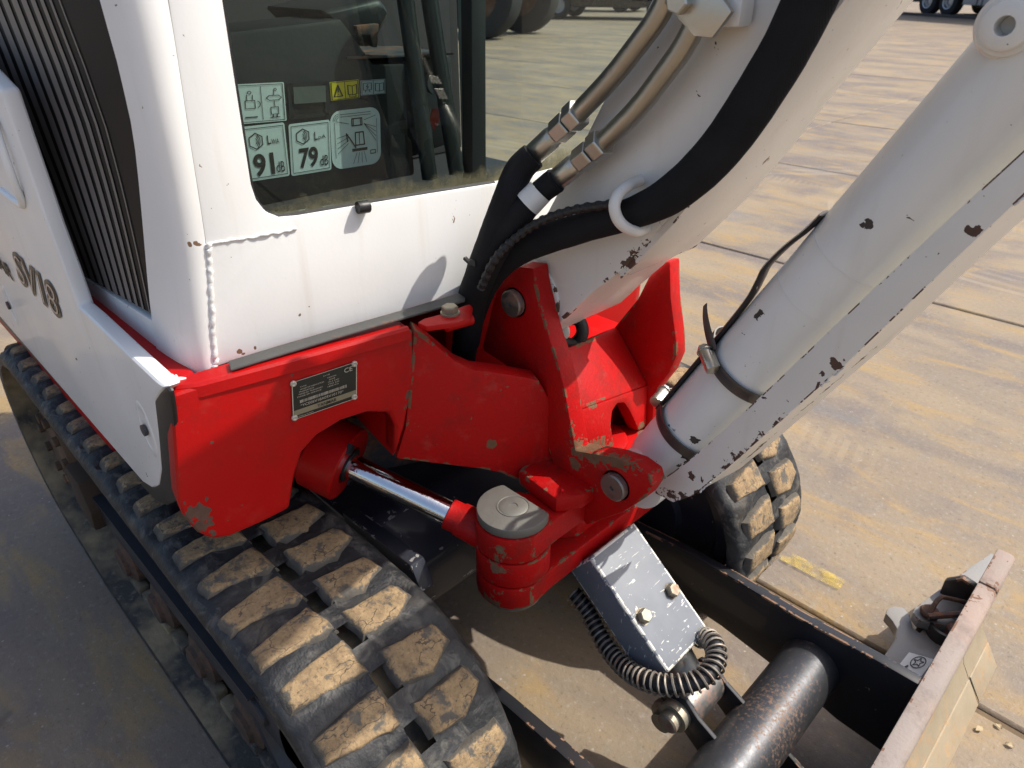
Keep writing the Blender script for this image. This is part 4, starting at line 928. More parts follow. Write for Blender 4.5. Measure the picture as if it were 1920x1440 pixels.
# ------------------------------------------------------------------ cab interior behind the glass
IX = -.685
CON = plain('charcoal_console', (0.013, 0.014, 0.016), 0.5, nscale=60, var=.3)
def I(px_, py_, dx=0.0):
    return W(px_, py_, (CA[0]-.075-dx, CA[1]), (CB_[0]-.075-dx, CB_[1]))
cpx = [(425, 60), (640, 35), (700, 120), (760, 118), (770, 330), (480, 390)]
b = B(); b.prism([I(*p, .012) for p in cpx], -cn*.10); con = obj('console', b.mesh('console', 35, .004, 2), CON, exc)
con['label'] = 'charcoal console carrying sound and safety plates behind the glass'
LBL = plain('pale_plate', (0.60, 0.66, 0.66), 0.45, nscale=50, var=.08); YEL = plain('yellow_label', (0.72, 0.55, 0.02), 0.45, nscale=50, var=.08); GRY = plain('grey_blue_label', (0.42, 0.47, 0.50), 0.45, nscale=50, var=.08)
def quad(c00, c10, c01): return (I(*c00, .012), I(*c10, .012), I(*c01, .012))
def rrect(r=.08, n=5, asp=1.0):
    pts = []
    for (cx, cy, a0) in ((1-r, 1-r*asp, 0), (r, 1-r*asp, 90), (r, r*asp, 180), (1-r, r*asp, 270)):
        for k in range(n+1):
            a = math.radians(a0+90*k/n); pts.append((cx+r*math.cos(a), cy+r*asp*math.sin(a)))
    return pts
def t2(body, cx, cy, h, w=None, bold=.0):
    """text as 2-D faces in unit square"""
    me = text_mesh(body, 1.0, bold, 0.0)
    xs = [v.co.x for v in me.vertices]; ys = [v.co.y for v in me.vertices]; mw, mh = max(xs)-min(xs), max(ys)-min(ys); x0, y0 = (max(xs)+min(xs))/2, (max(ys)+min(ys))/2
    sx = (w/mw) if w else h/mh; sy = h/mh
    V = [(cx+(v.co.x-x0)*sx, cy+(v.co.y-y0)*sy) for v in me.vertices]; Fc = [tuple(p_.vertices) for p_ in me.polygons]
    bpy.data.meshes.remove(me); return V, Fc
def frame2(m_=.06, w=.012): return stroke([(m_, m_), (1-m_, m_), (1-m_, 1-m_), (m_, 1-m_)], w, True)
def hexspk(cx, cy, r):
    sh = [stroke([(cx+r*math.cos(math.radians(60*k+30)), cy+r*.85*math.sin(math.radians(60*k+30))) for k in range(6)], .02, True)]
    for q in (.35, .55, .75): sh.append(ring2(cx-r*.2, cy, r*q-.008, r*q+.008, 10, 1, -1, 1))
    return sh
q1 = quad((464, 341), (543, 329), (450, 238)); q2 = quad((546, 330), (621, 318), (540, 233)); q3 = quad((448, 233), (537, 226), (440, 158)); q4 = quad((623, 319), (714, 305), (617, 209))
qy = quad((620, 189), (674, 183), (617, 154)); qb = quad((676, 179), (722, 175), (675, 151))
for q, nm, mt, r in ((q1, 'noise_plate', LBL, .05), (q2, 'noise_plate', LBL, .05), (q3, 'sign_plate', LBL, .03), (q4, 'safety_plate', LBL, .2), (qy, 'warning_label', YEL, .02), (qb, 'instruction_label', GRY, .02)):
    decal_poly(rrect(r), q, nm, mt, con, .0008)
print2([frame2(.05, .012), t2('91', .42, .28, .42, .48, .03), t2('L', .60, .72, .16, .08, .01), t2('WA', .74, .68, .09, .18, .0), t2('dB', .80, .20, .20, .20, .0)] + hexspk(.30, .72, .17), q1, 'lettering', INK, con, .0014)
print2([frame2(.05, .012), t2('79', .44, .32, .40, .46, .03), t2('L', .64, .72, .16, .08, .01), t2('pA', .79, .68, .09, .18, .0), t2('dB', .82, .22, .20, .20, .0)] + hexspk(.32, .74, .17), q2, 'lettering', INK, con, .0014)
hook = [stroke([(.5, .08), (.5, .92)], .012), frame2(.04, .015)]
hook += [stroke([(.6, .62), (.66, .56), (.86, .56), (.92, .62), (.86, .68), (.66, .68)], .016, True), stroke([(.76, .68), (.77, .8)], .014), ring2(.8, .83, .02, .035, 10), stroke([(.76, .56), (.77, .38)], .014), stroke([(.68, .2), (.68, .38), (.84, .38), (.84, .2)], .016, True), stroke([(.66, .12), (.86, .12)], .02), stroke([(.72, .12), (.72, .2)], .02), stroke([(.8, .12), (.8, .2)], .02)]
hook += [stroke([(.16, .58), (.16, .38), (.36, .38), (.36, .58)], .016, True), stroke([(.2, .58), (.2, .72)], .016), stroke([(.32, .58), (.32, .72)], .016), ring2(.26, .78, .03, .045, 10), ring2(.38, .48, .08, .095, 10, 1, -1.2, 1.2), stroke([(.14, .16), (.38, .16)], .03)]
print2(hook, q3, 'sign_print', INK, con, .0014)
saf = [ring2(.17, .83, .05+.03*k, .058+.03*k, 8, 1, math.radians(90), math.radians(180)) for k in range(3)]
saf += [stroke([(.08, .2), (.08, .8)], .008), stroke([(.92, .2), (.92, .8)], .008), stroke([(.2, .93), (.8, .93)], .008), stroke([(.2, .89), (.8, .89)], .008)]
saf += [stroke([(.42, .72), (.62, .72), (.62, .84), (.42, .84)], .02, True), stroke([(.45, .72), (.45, .84)], .015), stroke([(.59, .72), (.59, .84)], .015)]
saf += [stroke([(.36, .76), (.12, .82)], .008), stroke([(.66, .80), (.9, .86)], .008)] + [stroke([(.66, .74), (.9, .74-.08*k)], .008) for k in range(1, 5)]
saf += [stroke([(.48, .38), (.48, .60), (.64, .60), (.66, .38)], .022, True), stroke([(.56, .38), (.56, .60)], .012), stroke([(.42, .30), (.70, .30)], .05), stroke([(.48, .34), (.36, .52), (.30, .60), (.32, .46)], .022)]
saf += [stroke([(.34, .58-.05*k), (.12, .54-.09*k)], .008) for k in range(4)] + [stroke([(.5+.05*k, .25), (.42+.09*k, .06)], .008) for k in range(4)] + [stroke([(.78, .2), (.88, .2), (.88, .26), (.78, .26)], .014, True)]
print2(saf, q4, 'sign_print', INK, con, .0014)
print2([frame2(.04, .03), stroke([(.5, .04), (.5, .96)], .02), stroke([(.12, .2), (.26, .8), (.40, .2)], .045, True), stroke([(.26, .42), (.26, .62)], .035), stroke([(.26, .3), (.26, .33)], .035), stroke([(.6, .25), (.6, .75), (.75, .68), (.9, .75), (.9, .25), (.75, .2)], .035, True), stroke([(.75, .2), (.75, .68)], .025), stroke([(.64, .2), (.64, .1), (.86, .1), (.86, .2)], .025)], qy, 'sign_print', INK, con, .0014)
print2([frame2(.04, .02), stroke([(.5, .04), (.5, .96)], .02), stroke([(.1, .35), (.1, .8), (.42, .8), (.42, .35)], .03, True), stroke([(.28, .72), (.22, .56), (.30, .56), (.24, .42)], .035), stroke([(.16, .2), (.2, .35)], .03), stroke([(.36, .2), (.32, .35)], .03), stroke([(.58, .25), (.58, .75), (.75, .70), (.92, .75), (.92, .25), (.75, .2)], .03, True), stroke([(.75, .2), (.75, .7)], .025)], qb, 'sign_print', INK, con, .0014)
# recessed catch in the console
qs = quad((541, 223), (617, 217), (537, 155)); DKB = plain('catch_black', (0.012, 0.012, 0.012), .4)
b = B(); V, Fc = stroke([(.06, .06), (.94, .06), (.94, .94), (.06, .94)], .12, True); b.raw([(v[0], v[1], 0) for v in V], Fc); me = bpy.data.meshes.new('catch_frame'); b.bm.to_mesh(me); b.bm.free(); place_quad(me, *qs, out=.002); obj('catch_frame', me, CABIN, con)
decal_poly([(.1, .1), (.9, .1), (.9, .9), (.1, .9)], qs, 'catch_recess', DKB, con, .0006)
decal_poly([(.12, .42), (.9, .42), (.9, .88), (.12, .88)], qs, 'catch_flap', plain('smoky_flap', (.10, .11, .10), .35), con, .0035)
# seat base, bracket, levers, post, grab bar
b = B(); b.prism([I(700, 118, .03), I(850, 100, .03), I(852, 270, .03), I(770, 300, .03)], -cn*.2); obj('seat_base', b.mesh('seat_base', 35, .01), CABIN, exc)
b = B(); b.prism([I(650, 106, .01), I(730, 103, .01), I(850, 99, .01), I(852, 103, .01), I(650, 112, .01)], -cn*.12); obj('seat_rail', b.mesh('seat_rail', 35, .001), STEEL, exc)
b = B(); b.prism([I(600, 20, .03), I(715, -5, .03), I(735, 25, .03), I(700, 90, .03), I(650, 80, .03), I(630, 50, .03)], -cn*.15); obj('seat_cushion', b.mesh('seat_cushion', 35, .02, 3), CON, exc)
b = B(); b.prism([I(668, 48, .012), I(712, 44, .012), I(708, 90, .012), I(700, 88, .012), I(694, 66, .012), I(672, 66, .012)], -cn*.01); obj('seat_bracket', b.mesh('seat_bracket', 35, .002), STEEL, exc)
for (a, c) in (((752, -60), (806, 335)), ((796, -60), (856, 325))):
    b = B(); b.cyl(I(*a, -.02), I(*c, -.035), .0085, 18); obj('travel_lever', b.mesh('travel_lever', 35), plain('satin_black_tube', (0.02, 0.022, 0.023), .3, nscale=30), exc)
b = B(); b.tube([I(868, -80, -.0), I(872, 100, -.0), I(878, 340, -.0)], .0065, 14); obj('grab_bar', b.mesh('grab_bar', 35), plain('pale_grab_bar', (.45, .52, .48), .3, nscale=20), exc)
b = B(); b.prism([I(884, -60, -.03), I(911, -60, -.03), I(912, 345, -.03), I(886, 350, -.03)], -cn*.02); obj('door_edge', b.mesh('door_edge', 35, .002), BLKR, exc)
b = B(); b.prism([I(812, 205, -.0), I(824, 202, -.0), I(825, 225, -.0), I(814, 245, -.0), I(806, 225, -.0)], -cn*.002); obj('red_tag', b.mesh('red_tag', 0), plain('red_tag', (.35, .03, .015), .5), exc)
b = B(); b.prism([I(690, 250, .02), I(740, 235, .02), I(775, 262, .02), I(780, 330, .02), I(690, 345, .02)], -cn*.05); obj('foot_pedal', b.mesh('foot_pedal', 35, .006), plain('brown_pedal', (.05, .035, .025), .6), exc)
b = B(); b.lathe(I(814, 155, .0), cn, [(0, .012), (.006, .012), (.006, .007), (.002, .006), (.002, .001)], 20); obj('key_switch', b.mesh('key_switch', 35), STEEL, exc)

# ------------------------------------------------------------------ maker's plate on the red frame
PLT = plain('black_plate', (0.020, 0.024, 0.022), 0.35, nscale=50, var=.5, metallic=.3); PRT = metal('plate_print', (0.55, 0.52, 0.44), .4, metallic=.3); BAND = metal('plate_band', (0.30, 0.27, 0.18), .45, metallic=.4)
pq = (W(548, 787, RA, RB), W(668, 745, RA, RB), W(545, 716, RA, RB))
pb0 = B(); V = [(0, 0, 0), (1, 0, 0), (1, 1, 0), (0, 1, 0)]; pb0.raw(V, [(0, 1, 2, 3)]); me = pb0.mesh('maker_plate', 0); place_quad(me, *pq, out=.0012)
pl = obj('maker_plate', me, PLT, ff)
print2([stroke([(.01, .01), (.99, .01), (.99, .99), (.01, .99)], .014, True)], pq, 'plate_rim', PRT, pl, .0018)
decal_poly([(.02, .10), (.98, .10), (.98, .24), (.02, .24)], pq, 'plate_band', BAND, pl, .0018)
sh = [t2('CE', .86, .86, .12, .13, .005)]
rowz = [('SV18', .52, .90), ('TYPE', .17, .81), ('ANNEE DE FABRICATION', .30, .75), ('PUISSANCE', .22, .69), ('MASSE EN TRANSPORT', .28, .63), ('MASSE EN SERVICE', .26, .57), ('YANMAR', .60, .82), ('2018', .60, .76), ('10.2 kW', .63, .70), ('1925 KG', .63, .64), ('1890 KG', .62, .58)]
for (s_, cx, cy) in rowz: sh.append(t2(s_, cx, cy, .032, min(.36, .024*len(s_)), .0))
for k in range(40): sh.append(stroke([(.12+.018*k, .40), (.12+.018*k, .47)], random.choice((.005, .009, .012))))
sh.append(t2('*YCE0SV18A05V10170*', .45, .325, .07, .66, .0))
sh.append(t2('MADE IN FRANCE', .2, .055, .03, .22))
print2(sh, pq, 'plate_lettering', PRT, pl, .002)
print2([t2('YANMAR', .52, .17, .09, .30, .01)], pq, 'plate_maker_name', INK, pl, .0024)
for (u, v) in ((.03, .05), (.96, .05), (.03, .95), (.96, .95)):
    a_, uu, vv = pq[0], pq[1]-pq[0], pq[2]-pq[0]; p = a_+uu*u+vv*v
    b = B(); b.lathe(p+nrm*.001, nrm, [(0, .0032), (.0012, .003), (.002, .002), (.0014, .0012), (.0014, .0001)], 14); obj('rivet', b.mesh('rivet', 40), PRT, pl)

# ------------------------------------------------------------------ swing cylinder
CHR = metal('chrome_rod', (0.80, 0.80, 0.80), 0.06, scr=.06)
R0 = D(655, 872, .845); E0 = Vector((-.441, -.193, .357)); rd = (E0-R0).normalized()
b = B(); b.lathe(R0-rd*.20, rd, [(0, .041), (.155, .041), (.157, .046), (.198, .046), (.2, .044), (.2, .024), (.194, .022), (.194, .001)], 40)
sw = obj('swing_cylinder', b.mesh('swing_cylinder', 35), RED, exc)
for k in range(2):
    an = 1.1+k*math.pi; u_ = rd.orthogonal().normalized(); w_ = rd.cross(u_); c = R0 + (u_*math.cos(an)+w_*math.sin(an))*.040
    b = B(); b.box(c+rd*.0005, (.012, .012, .006), Matrix((u_, w_, rd)).transposed()); obj('gland_slot', b.mesh('gland_slot', 0), BLKR, sw)
b = B(); b.lathe(R0-rd*.004, rd, [(0, .021), (.006, .021), (.006, .016)], 30); obj('rod_seal', b.mesh('rod_seal', 35), BLKR, sw)
Lr = (E0-R0).length
b = B(); b.cyl(R0-rd*.05, R0+rd*(Lr-.075), .0155, 40); obj('piston_rod', b.mesh('piston_rod', 35), CHR, sw)
b = B(); b.lathe(R0+rd*(Lr-.085), rd, [(0, .0165), (.001, .0185), (.014, .0185), (.016, .020), (.05, .022), (.085, .03)], 30); obj('rod_end', b.mesh('rod_end', 40), REDW, sw)

# ------------------------------------------------------------------ swing bracket
PINM = metal('bare_pin', (0.32, 0.30, 0.27), 0.4, 0.35, scr=.25); CAPM = metal('cast_cap', (0.23, 0.225, 0.20), 0.5, 0.25, (0.12, 0.09, 0.06), metallic=.6)
YL, YLi, YRi, YR = -.112, -.088, .062, .084
lc_px = [(1003, 530), (1000, 503), (975, 500), (950, 510), (935, 530), (925, 565), (914, 610), (904, 650), (906, 658), (940, 680), (985, 712), (1000, 745), (1015, 790), (1030, 850), (1060, 935), (1100, 985), (1170, 960), (1208, 935), (1224, 912), (1218, 892), (1190, 872), (1150, 858), (1096, 848), (1079, 845), (1077, 833), (1069, 790), (1057, 725), (1044, 674), (1030, 635), (1015, 580)]
b = B(); b.prism([Y(*p, YL) for p in lc_px], (0, YLi-YL, 0)); swb = obj('swing_bracket', b.mesh('swing_bracket', 35, .004, 2), REDW, exc)
# right cheek
rc_px = [(1195, 560), (1215, 520), (1240, 492), (1256, 490), (1258, 560), (1268, 640), (1268, 670), (1255, 700), (1235, 725), (1226, 745), (1222, 830), (1215, 890), (1150, 900), (1120, 760), (1130, 640)]
rcv = [Y(*p, YRi) for p in rc_px]
b = B(); b.prism(rcv, (0, YR-YRi, 0)); obj('right_cheek', b.mesh('right_cheek', 35, .004, 2), REDW, swb)
# saddle: upper slope, ridge, front face with an arched notch
A1, A2 = Y(1040, 662, YLi), Y(1158, 612, YRi); B1, B2 = Y(1086, 770, YLi), Y(1216, 722, YRi)
C1, C2 = Y(1100, 838, YLi), Y(1212, 800, YRi)
b = B(); th_ = Vector((-.018, 0, -.012))
b.prism([A1, A2, B2, B1], th_); obj('saddle_plate', b.mesh('saddle_plate', 35, .005, 2), REDW, swb)
def lerp(a, c, t): return a+(c-a)*t
def FFp(u, v): return lerp(lerp(C1, C2, u), lerp(B1, B2, u), v)     # front face of the saddle
notch = [(.42, -.25), (.40, .35), (.44, .68), (.52, .82), (.62, .78), (.70, .55), (.80, .18), (.86, -.05)]
ol = [(0, -.1), (0, 1), (.3, 1.0), (.7, 1.0), (1, 1), (1, -.0)] + notch[::-1]
b = B(); b.prism([FFp(*p) for p in ol], (-.02, 0, -.004)); obj('saddle_front', b.mesh('saddle_front', 35, .004, 2), REDW, swb)
b = B(); b.prism([FFp(u, v)+Vector((-.045, 0, -.01)) for (u, v) in ((0, -.8), (0, .9), (1, .9), (1, -.8))], (-.01, 0, 0)); obj('inner_web', b.mesh('inner_web', 35), REDW, swb)
# base block with upper and lower lug, reaching out to the swing cylinder pin
def plan(pts, z): return [(Z(p[0], p[1], z).x, Z(p[0], p[1], z).y) for p in pts]
bx, by = -.441, -.193
def circ(cx, cy, r, a0, a1, n=14): return [(cx+r*math.cos(math.radians(a0+(a1-a0)*k/n)), cy+r*math.sin(math.radians(a0+(a1-a0)*k/n))) for k in range(n+1)]
zt_, zb_ = .402, .298
lug = circ(bx, by, .044, 110, 345) + [(-.402, -.165), (-.402, -.10), (-.402, .05), (-.46, .06), (-.50, .0), (-.49, -.10)]
for (za, zb, nm) in ((.368, zt_, 'upper_lug'), (zb_, .329, 'lower_lug')):
    b = B(); b.xy(lug, za, zb); obj(nm, b.mesh(nm, 35, .003, 2), REDW, swb)
b = B(); b.xy([(-.47, -.125), (-.43, -.125), (-.416, -.105), (-.416, .05), (-.47, .05)], .329, .368); obj('lug_web', b.mesh('lug_web', 35, .003), REDW, swb)
b = B(); b.cyl((bx, by, .3315), (bx, by, .3655), .0435, 36); obj('cylinder_eye', b.mesh('cylinder_eye', 35, .002), REDW, sw)
b = B(); b.xy([(-.477, -.150), (-.408, -.158), (-.392, -.13), (-.39, -.05), (-.49, -.05)], zt_, .424); obj('lug_block', b.mesh('lug_block', 35, .006, 2), REDW, swb)
b = B(); b.cyl((bx, by, .284), (bx, by, zb_+.001), .034, 32, .040); obj('pin_foot', b.mesh('pin_foot', 35, .002), CAPM, swb)
dcap = circ(bx, by, .0415, 151, 389, 24)
b = B(); b.xy(dcap, zt_+.001, zt_+.013); cp = obj('pin_cap', b.mesh('pin_cap', 35, .0025, 2), CAPM, swb)
b = B(); b.lathe((bx, by, zt_+.0125), (0, 0, 1), [(0, .019), (.0012, .019), (.0012, .0175), (.0006, .0170), (.0014, .0155), (.0014, .005), (-.002, .004), (-.002, .0001)], 36); obj('pin_head', b.mesh('pin_head', 40), CAPM, cp)
# lower clevis, right side
b = B(); b.prism([Y(p[0], p[1], YRi) + Vector((0, -.02, 0)) for p in ((1250, 830), (1300, 860), (1330, 885), (1310, 920), (1250, 925))], (0, .02, 0)); obj('right_clevis', b.mesh('right_clevis', 35, .003), REDW, swb)
for (px_, py_, r) in ((965, 567, .0155), (1155, 910, .0165)):
    c = Y(px_, py_, YL); b = B(); b.lathe(c+Vector((0, .004, 0)), (0, -1, 0), [(0, r*1.12), (.004, r*1.12), (.004, r), (.0105, r), (.012, r*.9), (.012, .0028), (.009, .0024), (.009, .0001)], 32); obj('pivot_pin', b.mesh('pivot_pin', 35), PINM, swb)
# cable knot glimpsed under the boom foot
b = B(); b.tube(spline([Y(1048, 640, -.06), Y(1075, 645, -.03), Y(1092, 625, -.02), Y(1085, 600, -.02), Y(1062, 598, -.03)], 6), .008, 10); kn = obj('foot_hose', b.mesh('foot_hose', 50), HOSE, swb)
b = B(); b.lathe(Y(1050, 622, -.05), (.5, -.6, .4), [(-.006, .012), (.006, .012), (.008, .009), (.008, .001)], 24); obj('hose_clip', b.mesh('hose_clip', 35), PRT, kn)

# ------------------------------------------------------------------ boom
YB0, YB1 = -.085, .057
BOOMC = (0.80, 0.775, 0.725)
BOOMP = paint('boom_white_paint', BOOMC, 0.36, chip=0.5, chipscale=75, edge=0.75, edgerad=0.005, chipcol=(0.06,0.032,0.022), dirt=0.2, dirtcol=(0.45,0.38,0.30), coat=0.25, grain=0.5, streak=.2, lines=[((-.392, YB0, .683), (-.353, YB0, .736), .010, .62), ((-.353, YB0, .736), (-.317, YB0, .789), .008, .45), ((-.317, YB0, .789), (-.237, YB0, .917), .007, .22), ((-.40, YB0, .67), (-.40, YB1, .67), .007, .55)])
bt = [(-.530, .560), (-.556, .575), (-.572, .600), (-.570, .628), (-.548, .655), (-.518, .683), (-.475, .756), (-.433, .832), (-.389, .915), (-.335, 1.02), (-.24, 1.2), (-.10, 1.42), (.10, 1.62), (.42, 1.80)]
bb_ = [(.47, 1.66), (.20, 1.50), (.03, 1.32), (-.11, 1.12), (-.19, .99), (-.237, .917), (-.283, .847), (-.317, .789), (-.353, .736), (-.392, .681), (-.43, .645), (-.470, .600), (-.495, .57)]
b = B(); b.xz(bt+bb_, YB0, YB1); bo = obj('boom', b.mesh('boom', 28, .004, 2), BOOMP, exc)
lip = [(Y(1148, 548, YB0), Y(1180, 500, YB0))]
b = B(); b.xz([(-.402, .676), (-.353, .738), (-.317, .791), (-.283, .849), (-.237, .919), (-.19, .992), (-.186, .988), (-.232, .914), (-.277, .844), (-.311, .786), (-.347, .732), (-.399, .667)], YB0+.002, YB1-.002); obj('belly_plate', b.mesh('belly_plate', 28, .0015), BOOMP, bo)
b = B(); b.cyl((-.522, YB0-.003, .613), (-.522, YB1+.003, .613), .046, 36); obj('boom_foot', b.mesh('boom_foot', 35, .003), BOOMP, bo)
# hose guide ring welded to the boom
rg = [Y(*p, YB0-k) for p, k in (((1200, 338), .0), ((1178, 348), .030), ((1160, 364), .046), ((1152, 385), .053), ((1157, 408), .052), ((1171, 425), .046), ((1192, 434), .030), ((1212, 428), .0))]
b = B(); b.tube(spline(rg, 5), .0052, 12); obj('hose_guide_ring', b.mesh('hose_guide_ring', 50), BOOMP, bo)
# fabric-sleeved hoses
SLV = G('woven_sleeve')
wx = SLV.n('ShaderNodeTexWave'); wx.inputs['Scale'].default_value = 260; wx.inputs['Distortion'].default_value = 1.5; SLV.l(SLV.coord(), wx.inputs['Vector'])
SLEEVE = SLV.out(SLV.mix(SLV.noise(40, 5), (0.006, 0.006, 0.007), (0.016, 0.016, 0.018)), 0.85, 0, SLV.bump(wx.outputs[1], .25, .0006), spec=.25)
def hose(pts, r, nm, mat=SLEEVE, flat=1.0, fd=None, seg=16, wob=.006):
    P = spline(pts, 8); rr = r if isinstance(r, list) else [r]*len(pts)
    R_ = list(np.interp(np.linspace(0, len(pts)-1, len(P)), range(len(pts)), rr)); R_ = [q*(1+random.gauss(0, wob)) for q in R_]
    b = B(); b.tube(P, R_, seg, flat=flat, flatdir=fd); return obj(nm, b.mesh(nm, 60), mat, exc)
sl_pts = [Vector((-.20, YB0-.018, 1.07)), Y(1518, 0, YB0-.018), Y(1432, 160, YB0-.02), Y(1345, 285, YB0-.022), Y(1262, 362, YB0-.024), Y(1190, 398, YB0-.026), Y(1105, 424, YB0-.03), Y(1022, 448, YB0-.035), Y(965, 470, -.13), Y(922, 508, -.132), Y(895, 562, -.128), Y(876, 630, -.115), Y(866, 710, -.10)]
hose(sl_pts, [.019, .019, .019, .0185, .017, .0145, .014, .016, .0175, .018, .018, .018, .018], 'sleeved_hose', SLEEVE, .62, (0, 1, 0), 18)
hose([Y(1000, 292, -.115), Y(972, 322, -.125), Y(950, 380, -.14), Y(924, 450, -.15), Y(898, 520, -.148), Y(880, 590, -.138), Y(870, 660, -.12)], [.0135, .0145, .0155, .016, .016, .016, .016], 'sleeved_hose')
hose([Y(1042, 338, -.115), Y(1012, 362, -.122), Y(980, 395, -.135), Y(944, 436, -.145), Y(912, 492, -.15), Y(886, 560, -.145), Y(874, 640, -.13)], [.0125, .012, .0135, .016, .017, .017, .017], 'sleeved_hose')
b = B(); b.lathe(Y(1002, 370, -.127), (Y(980, 395, -.135)-Y(1012, 362, -.122)), [(-.008, .0135), (.010, .0140)], 16); obj('hose_tag', b.mesh('hose_tag', 35), STW, exc)
co = spline([Y(1158, 382, -.125), Y(1085, 392, -.13), Y(1020, 412, -.14), Y(968, 445, -.15), Y(928, 486, -.165), Y(902, 540, -.168)], 16)
b = B(); rr = [.0048 if (i//2) % 2 == 0 else .0038 for i in range(len(co))]; b.tube(co, rr, 10); obj('corrugated_conduit', b.mesh('corrugated_conduit', 0), HOSE, exc)
b = B(); b.box(Y(878, 490, -.165), (.012, .004, .003), Matrix.Rotation(.4, 3, 'Y')); b.box(Y(890, 492, -.165), (.008, .006, .006)); obj('cable_tie', b.mesh('cable_tie', 35), BLKR, exc)
# steel pipes with nuts and ferrules
PIPE = metal('drawn_pipe', (0.46, 0.43, 0.37), 0.28, 0.12, scr=.2); NUT = metal('plated_nut', (0.60, 0.58, 0.52), 0.25, 0.1, scr=.25)
YPp = -.108
def pipe(px_l, top, nuts, r):
    P = [top] + [Y(*p, YPp) for p in px_l]; P2 = [P[0]]
    for i in range(1, len(P)-1):
        a, c, e = P[i-1], P[i], P[i+1]; d1 = (a-c).normalized()*.022; d2 = (e-c).normalized()*.022
        for k in range(7):
            t = k/6; P2.append((1-t)**2*(c+d1)+2*t*(1-t)*c+t*t*(c+d2))
    P2.append(P[-1])
    b = B(); b.tube(P2, r, 20); po = obj('hydraulic_pipe', b.mesh('hydraulic_pipe', 50), PIPE, exc)
    n0, n1, n2, n3 = [Y(*p, YPp) for p in nuts]; ax = (n3-n0).normalized()
    b = B(); b.hexa(n0-ax*.004, ax, r*1.5, .015); obj('pipe_nut', b.mesh('pipe_nut', 0, .0006, 1), NUT, po)
    b = B(); b.hexa(n0+ax*.013, ax, r*1.36, .020); obj('union_hex', b.mesh('union_hex', 0, .0006, 1), NUT, po)
    L_ = (n3-n0).length
    b = B(); b.lathe(n0+ax*.033, ax, [(0, r*1.02), (.002, r*1.12), (.003, r*1.02), (.006, r*1.2), (max(.018, L_-.03), r*1.2), (L_-.025, r*1.1)], 20); obj('crimp_ferrule', b.mesh('crimp_ferrule', 35), NUT, po)
    return po
pA = pipe([(1250, 12), (1148, 146), (1080, 216)], Vector((-.33, YPp, 1.04)), [(1082, 214), (1050, 238), (1030, 260), (1000, 290)], .0092)
pB = pipe([(1296, 70), (1196, 205), (1125, 272)], Vector((-.285, YPp, 1.04)), [(1127, 270), (1094, 296), (1072, 312), (1042, 338)], .0092)
cl = [Y(1243, 6, YPp-.012), Y(1300, 68, YPp-.012), Y(1335, 72, YPp-.012), Y(1372, 22, YPp-.012), Y(1330, -40, YPp-.012), Y(1270, -40, YPp-.012)]
b = B(); b.prism(cl, (0, .006, 0)); pcl = obj('pipe_clamp', b.mesh('pipe_clamp', 35, .002), NUT, exc)
b = B(); b.hexa(Y(1278, 0, YPp-.012), (0, -1, 0), .010, .008); obj('clamp_bolt', b.mesh('clamp_bolt', 0), NUT, pcl)
b = B(); b.box(Y(1368, 22, YPp+.01), (.03, .02, .02)); obj('clamp_pad', b.mesh('clamp_pad', 35, .004), BOOMP, pcl)

# ------------------------------------------------------------------ boom cylinder with guard
CYLP = paint('cylinder_white_paint', (0.80, 0.78, 0.73), 0.34, chip=0.35, chipscale=70, edge=0.5, edgerad=0.004, chipcol=(0.03,0.024,0.02), dirt=0.12, dirtcol=(0.45,0.38,0.28), coat=0.3, grain=0.35, streak=.15, lines=[(Y(1200, 855, -.05), Y(1300, 880, -.05), .006, .55), (Y(1255, 800, -.055), Y(1310, 838, -.05), .006, .5)], spots=[(Y(1628, 418, -.055), .0042), (Y(1616, 424, -.055), .0022), (Y(1412, 592, -.055), .007), (Y(1285, 868, -.055), .008), (Y(1300, 826, -.055), .005)])
YC = -.016
c0, c1_ = Vector((-.372, YC, .412)), Vector((-.151, YC, .825)); cax = (c1_-c0).normalized(); RC = .0405
Lc = (c1_-c0).length
b = B(); b.lathe(c0, cax, [(.004, .02), (.004, .034), (.012, .040), (.02, RC+.001), (.028, RC+.001), (.030, RC), (Lc+.10, RC), (Lc+.102, RC+.004), (Lc+.15, RC+.004), (Lc+.152, .03)], 56)
bc = obj('boom_cylinder', b.mesh('boom_cylinder', 35), CYLP, exc)
b = B(); b.cyl(c0+cax*.005+Vector((0, -.045, 0)), c0+cax*.005+Vector((0, .045, 0)), .036, 36); obj('cylinder_foot', b.mesh('cylinder_foot', 35, .003), CYLP, bc)
b = B(); b.cyl(c0+cax*(Lc+.15), c0+cax*(Lc+.65), .02, 28); obj('piston_rod', b.mesh('piston_rod', 35), CHR, bc)
# port boss near the top, facing the camera side
pbp = Y(1888, 48, YC-.045); b = B(); b.lathe(pbp+Vector((0, .012, 0)), (0, -1, 0), [(-.02, .021), (.004, .021), (.006, .019), (.010, .018), (.010, .0155), (.016, .0145), (.0175, .012), (.0175, .006), (.004, .0052), (.004, .0001)], 36); obj('port_boss', b.mesh('port_boss', 35), CYLP, bc)
# weld seam scribed round the tube
for dd in (.305, .355):
    b = B(); b.lathe(c0+cax*dd, cax, [(-.0006, RC-.001), (-.0003, RC+.0004), (.0003, RC+.0004), (.0006, RC-.001)], 56); obj('scribe_line', b.mesh('scribe_line', 50), CYLP, bc)
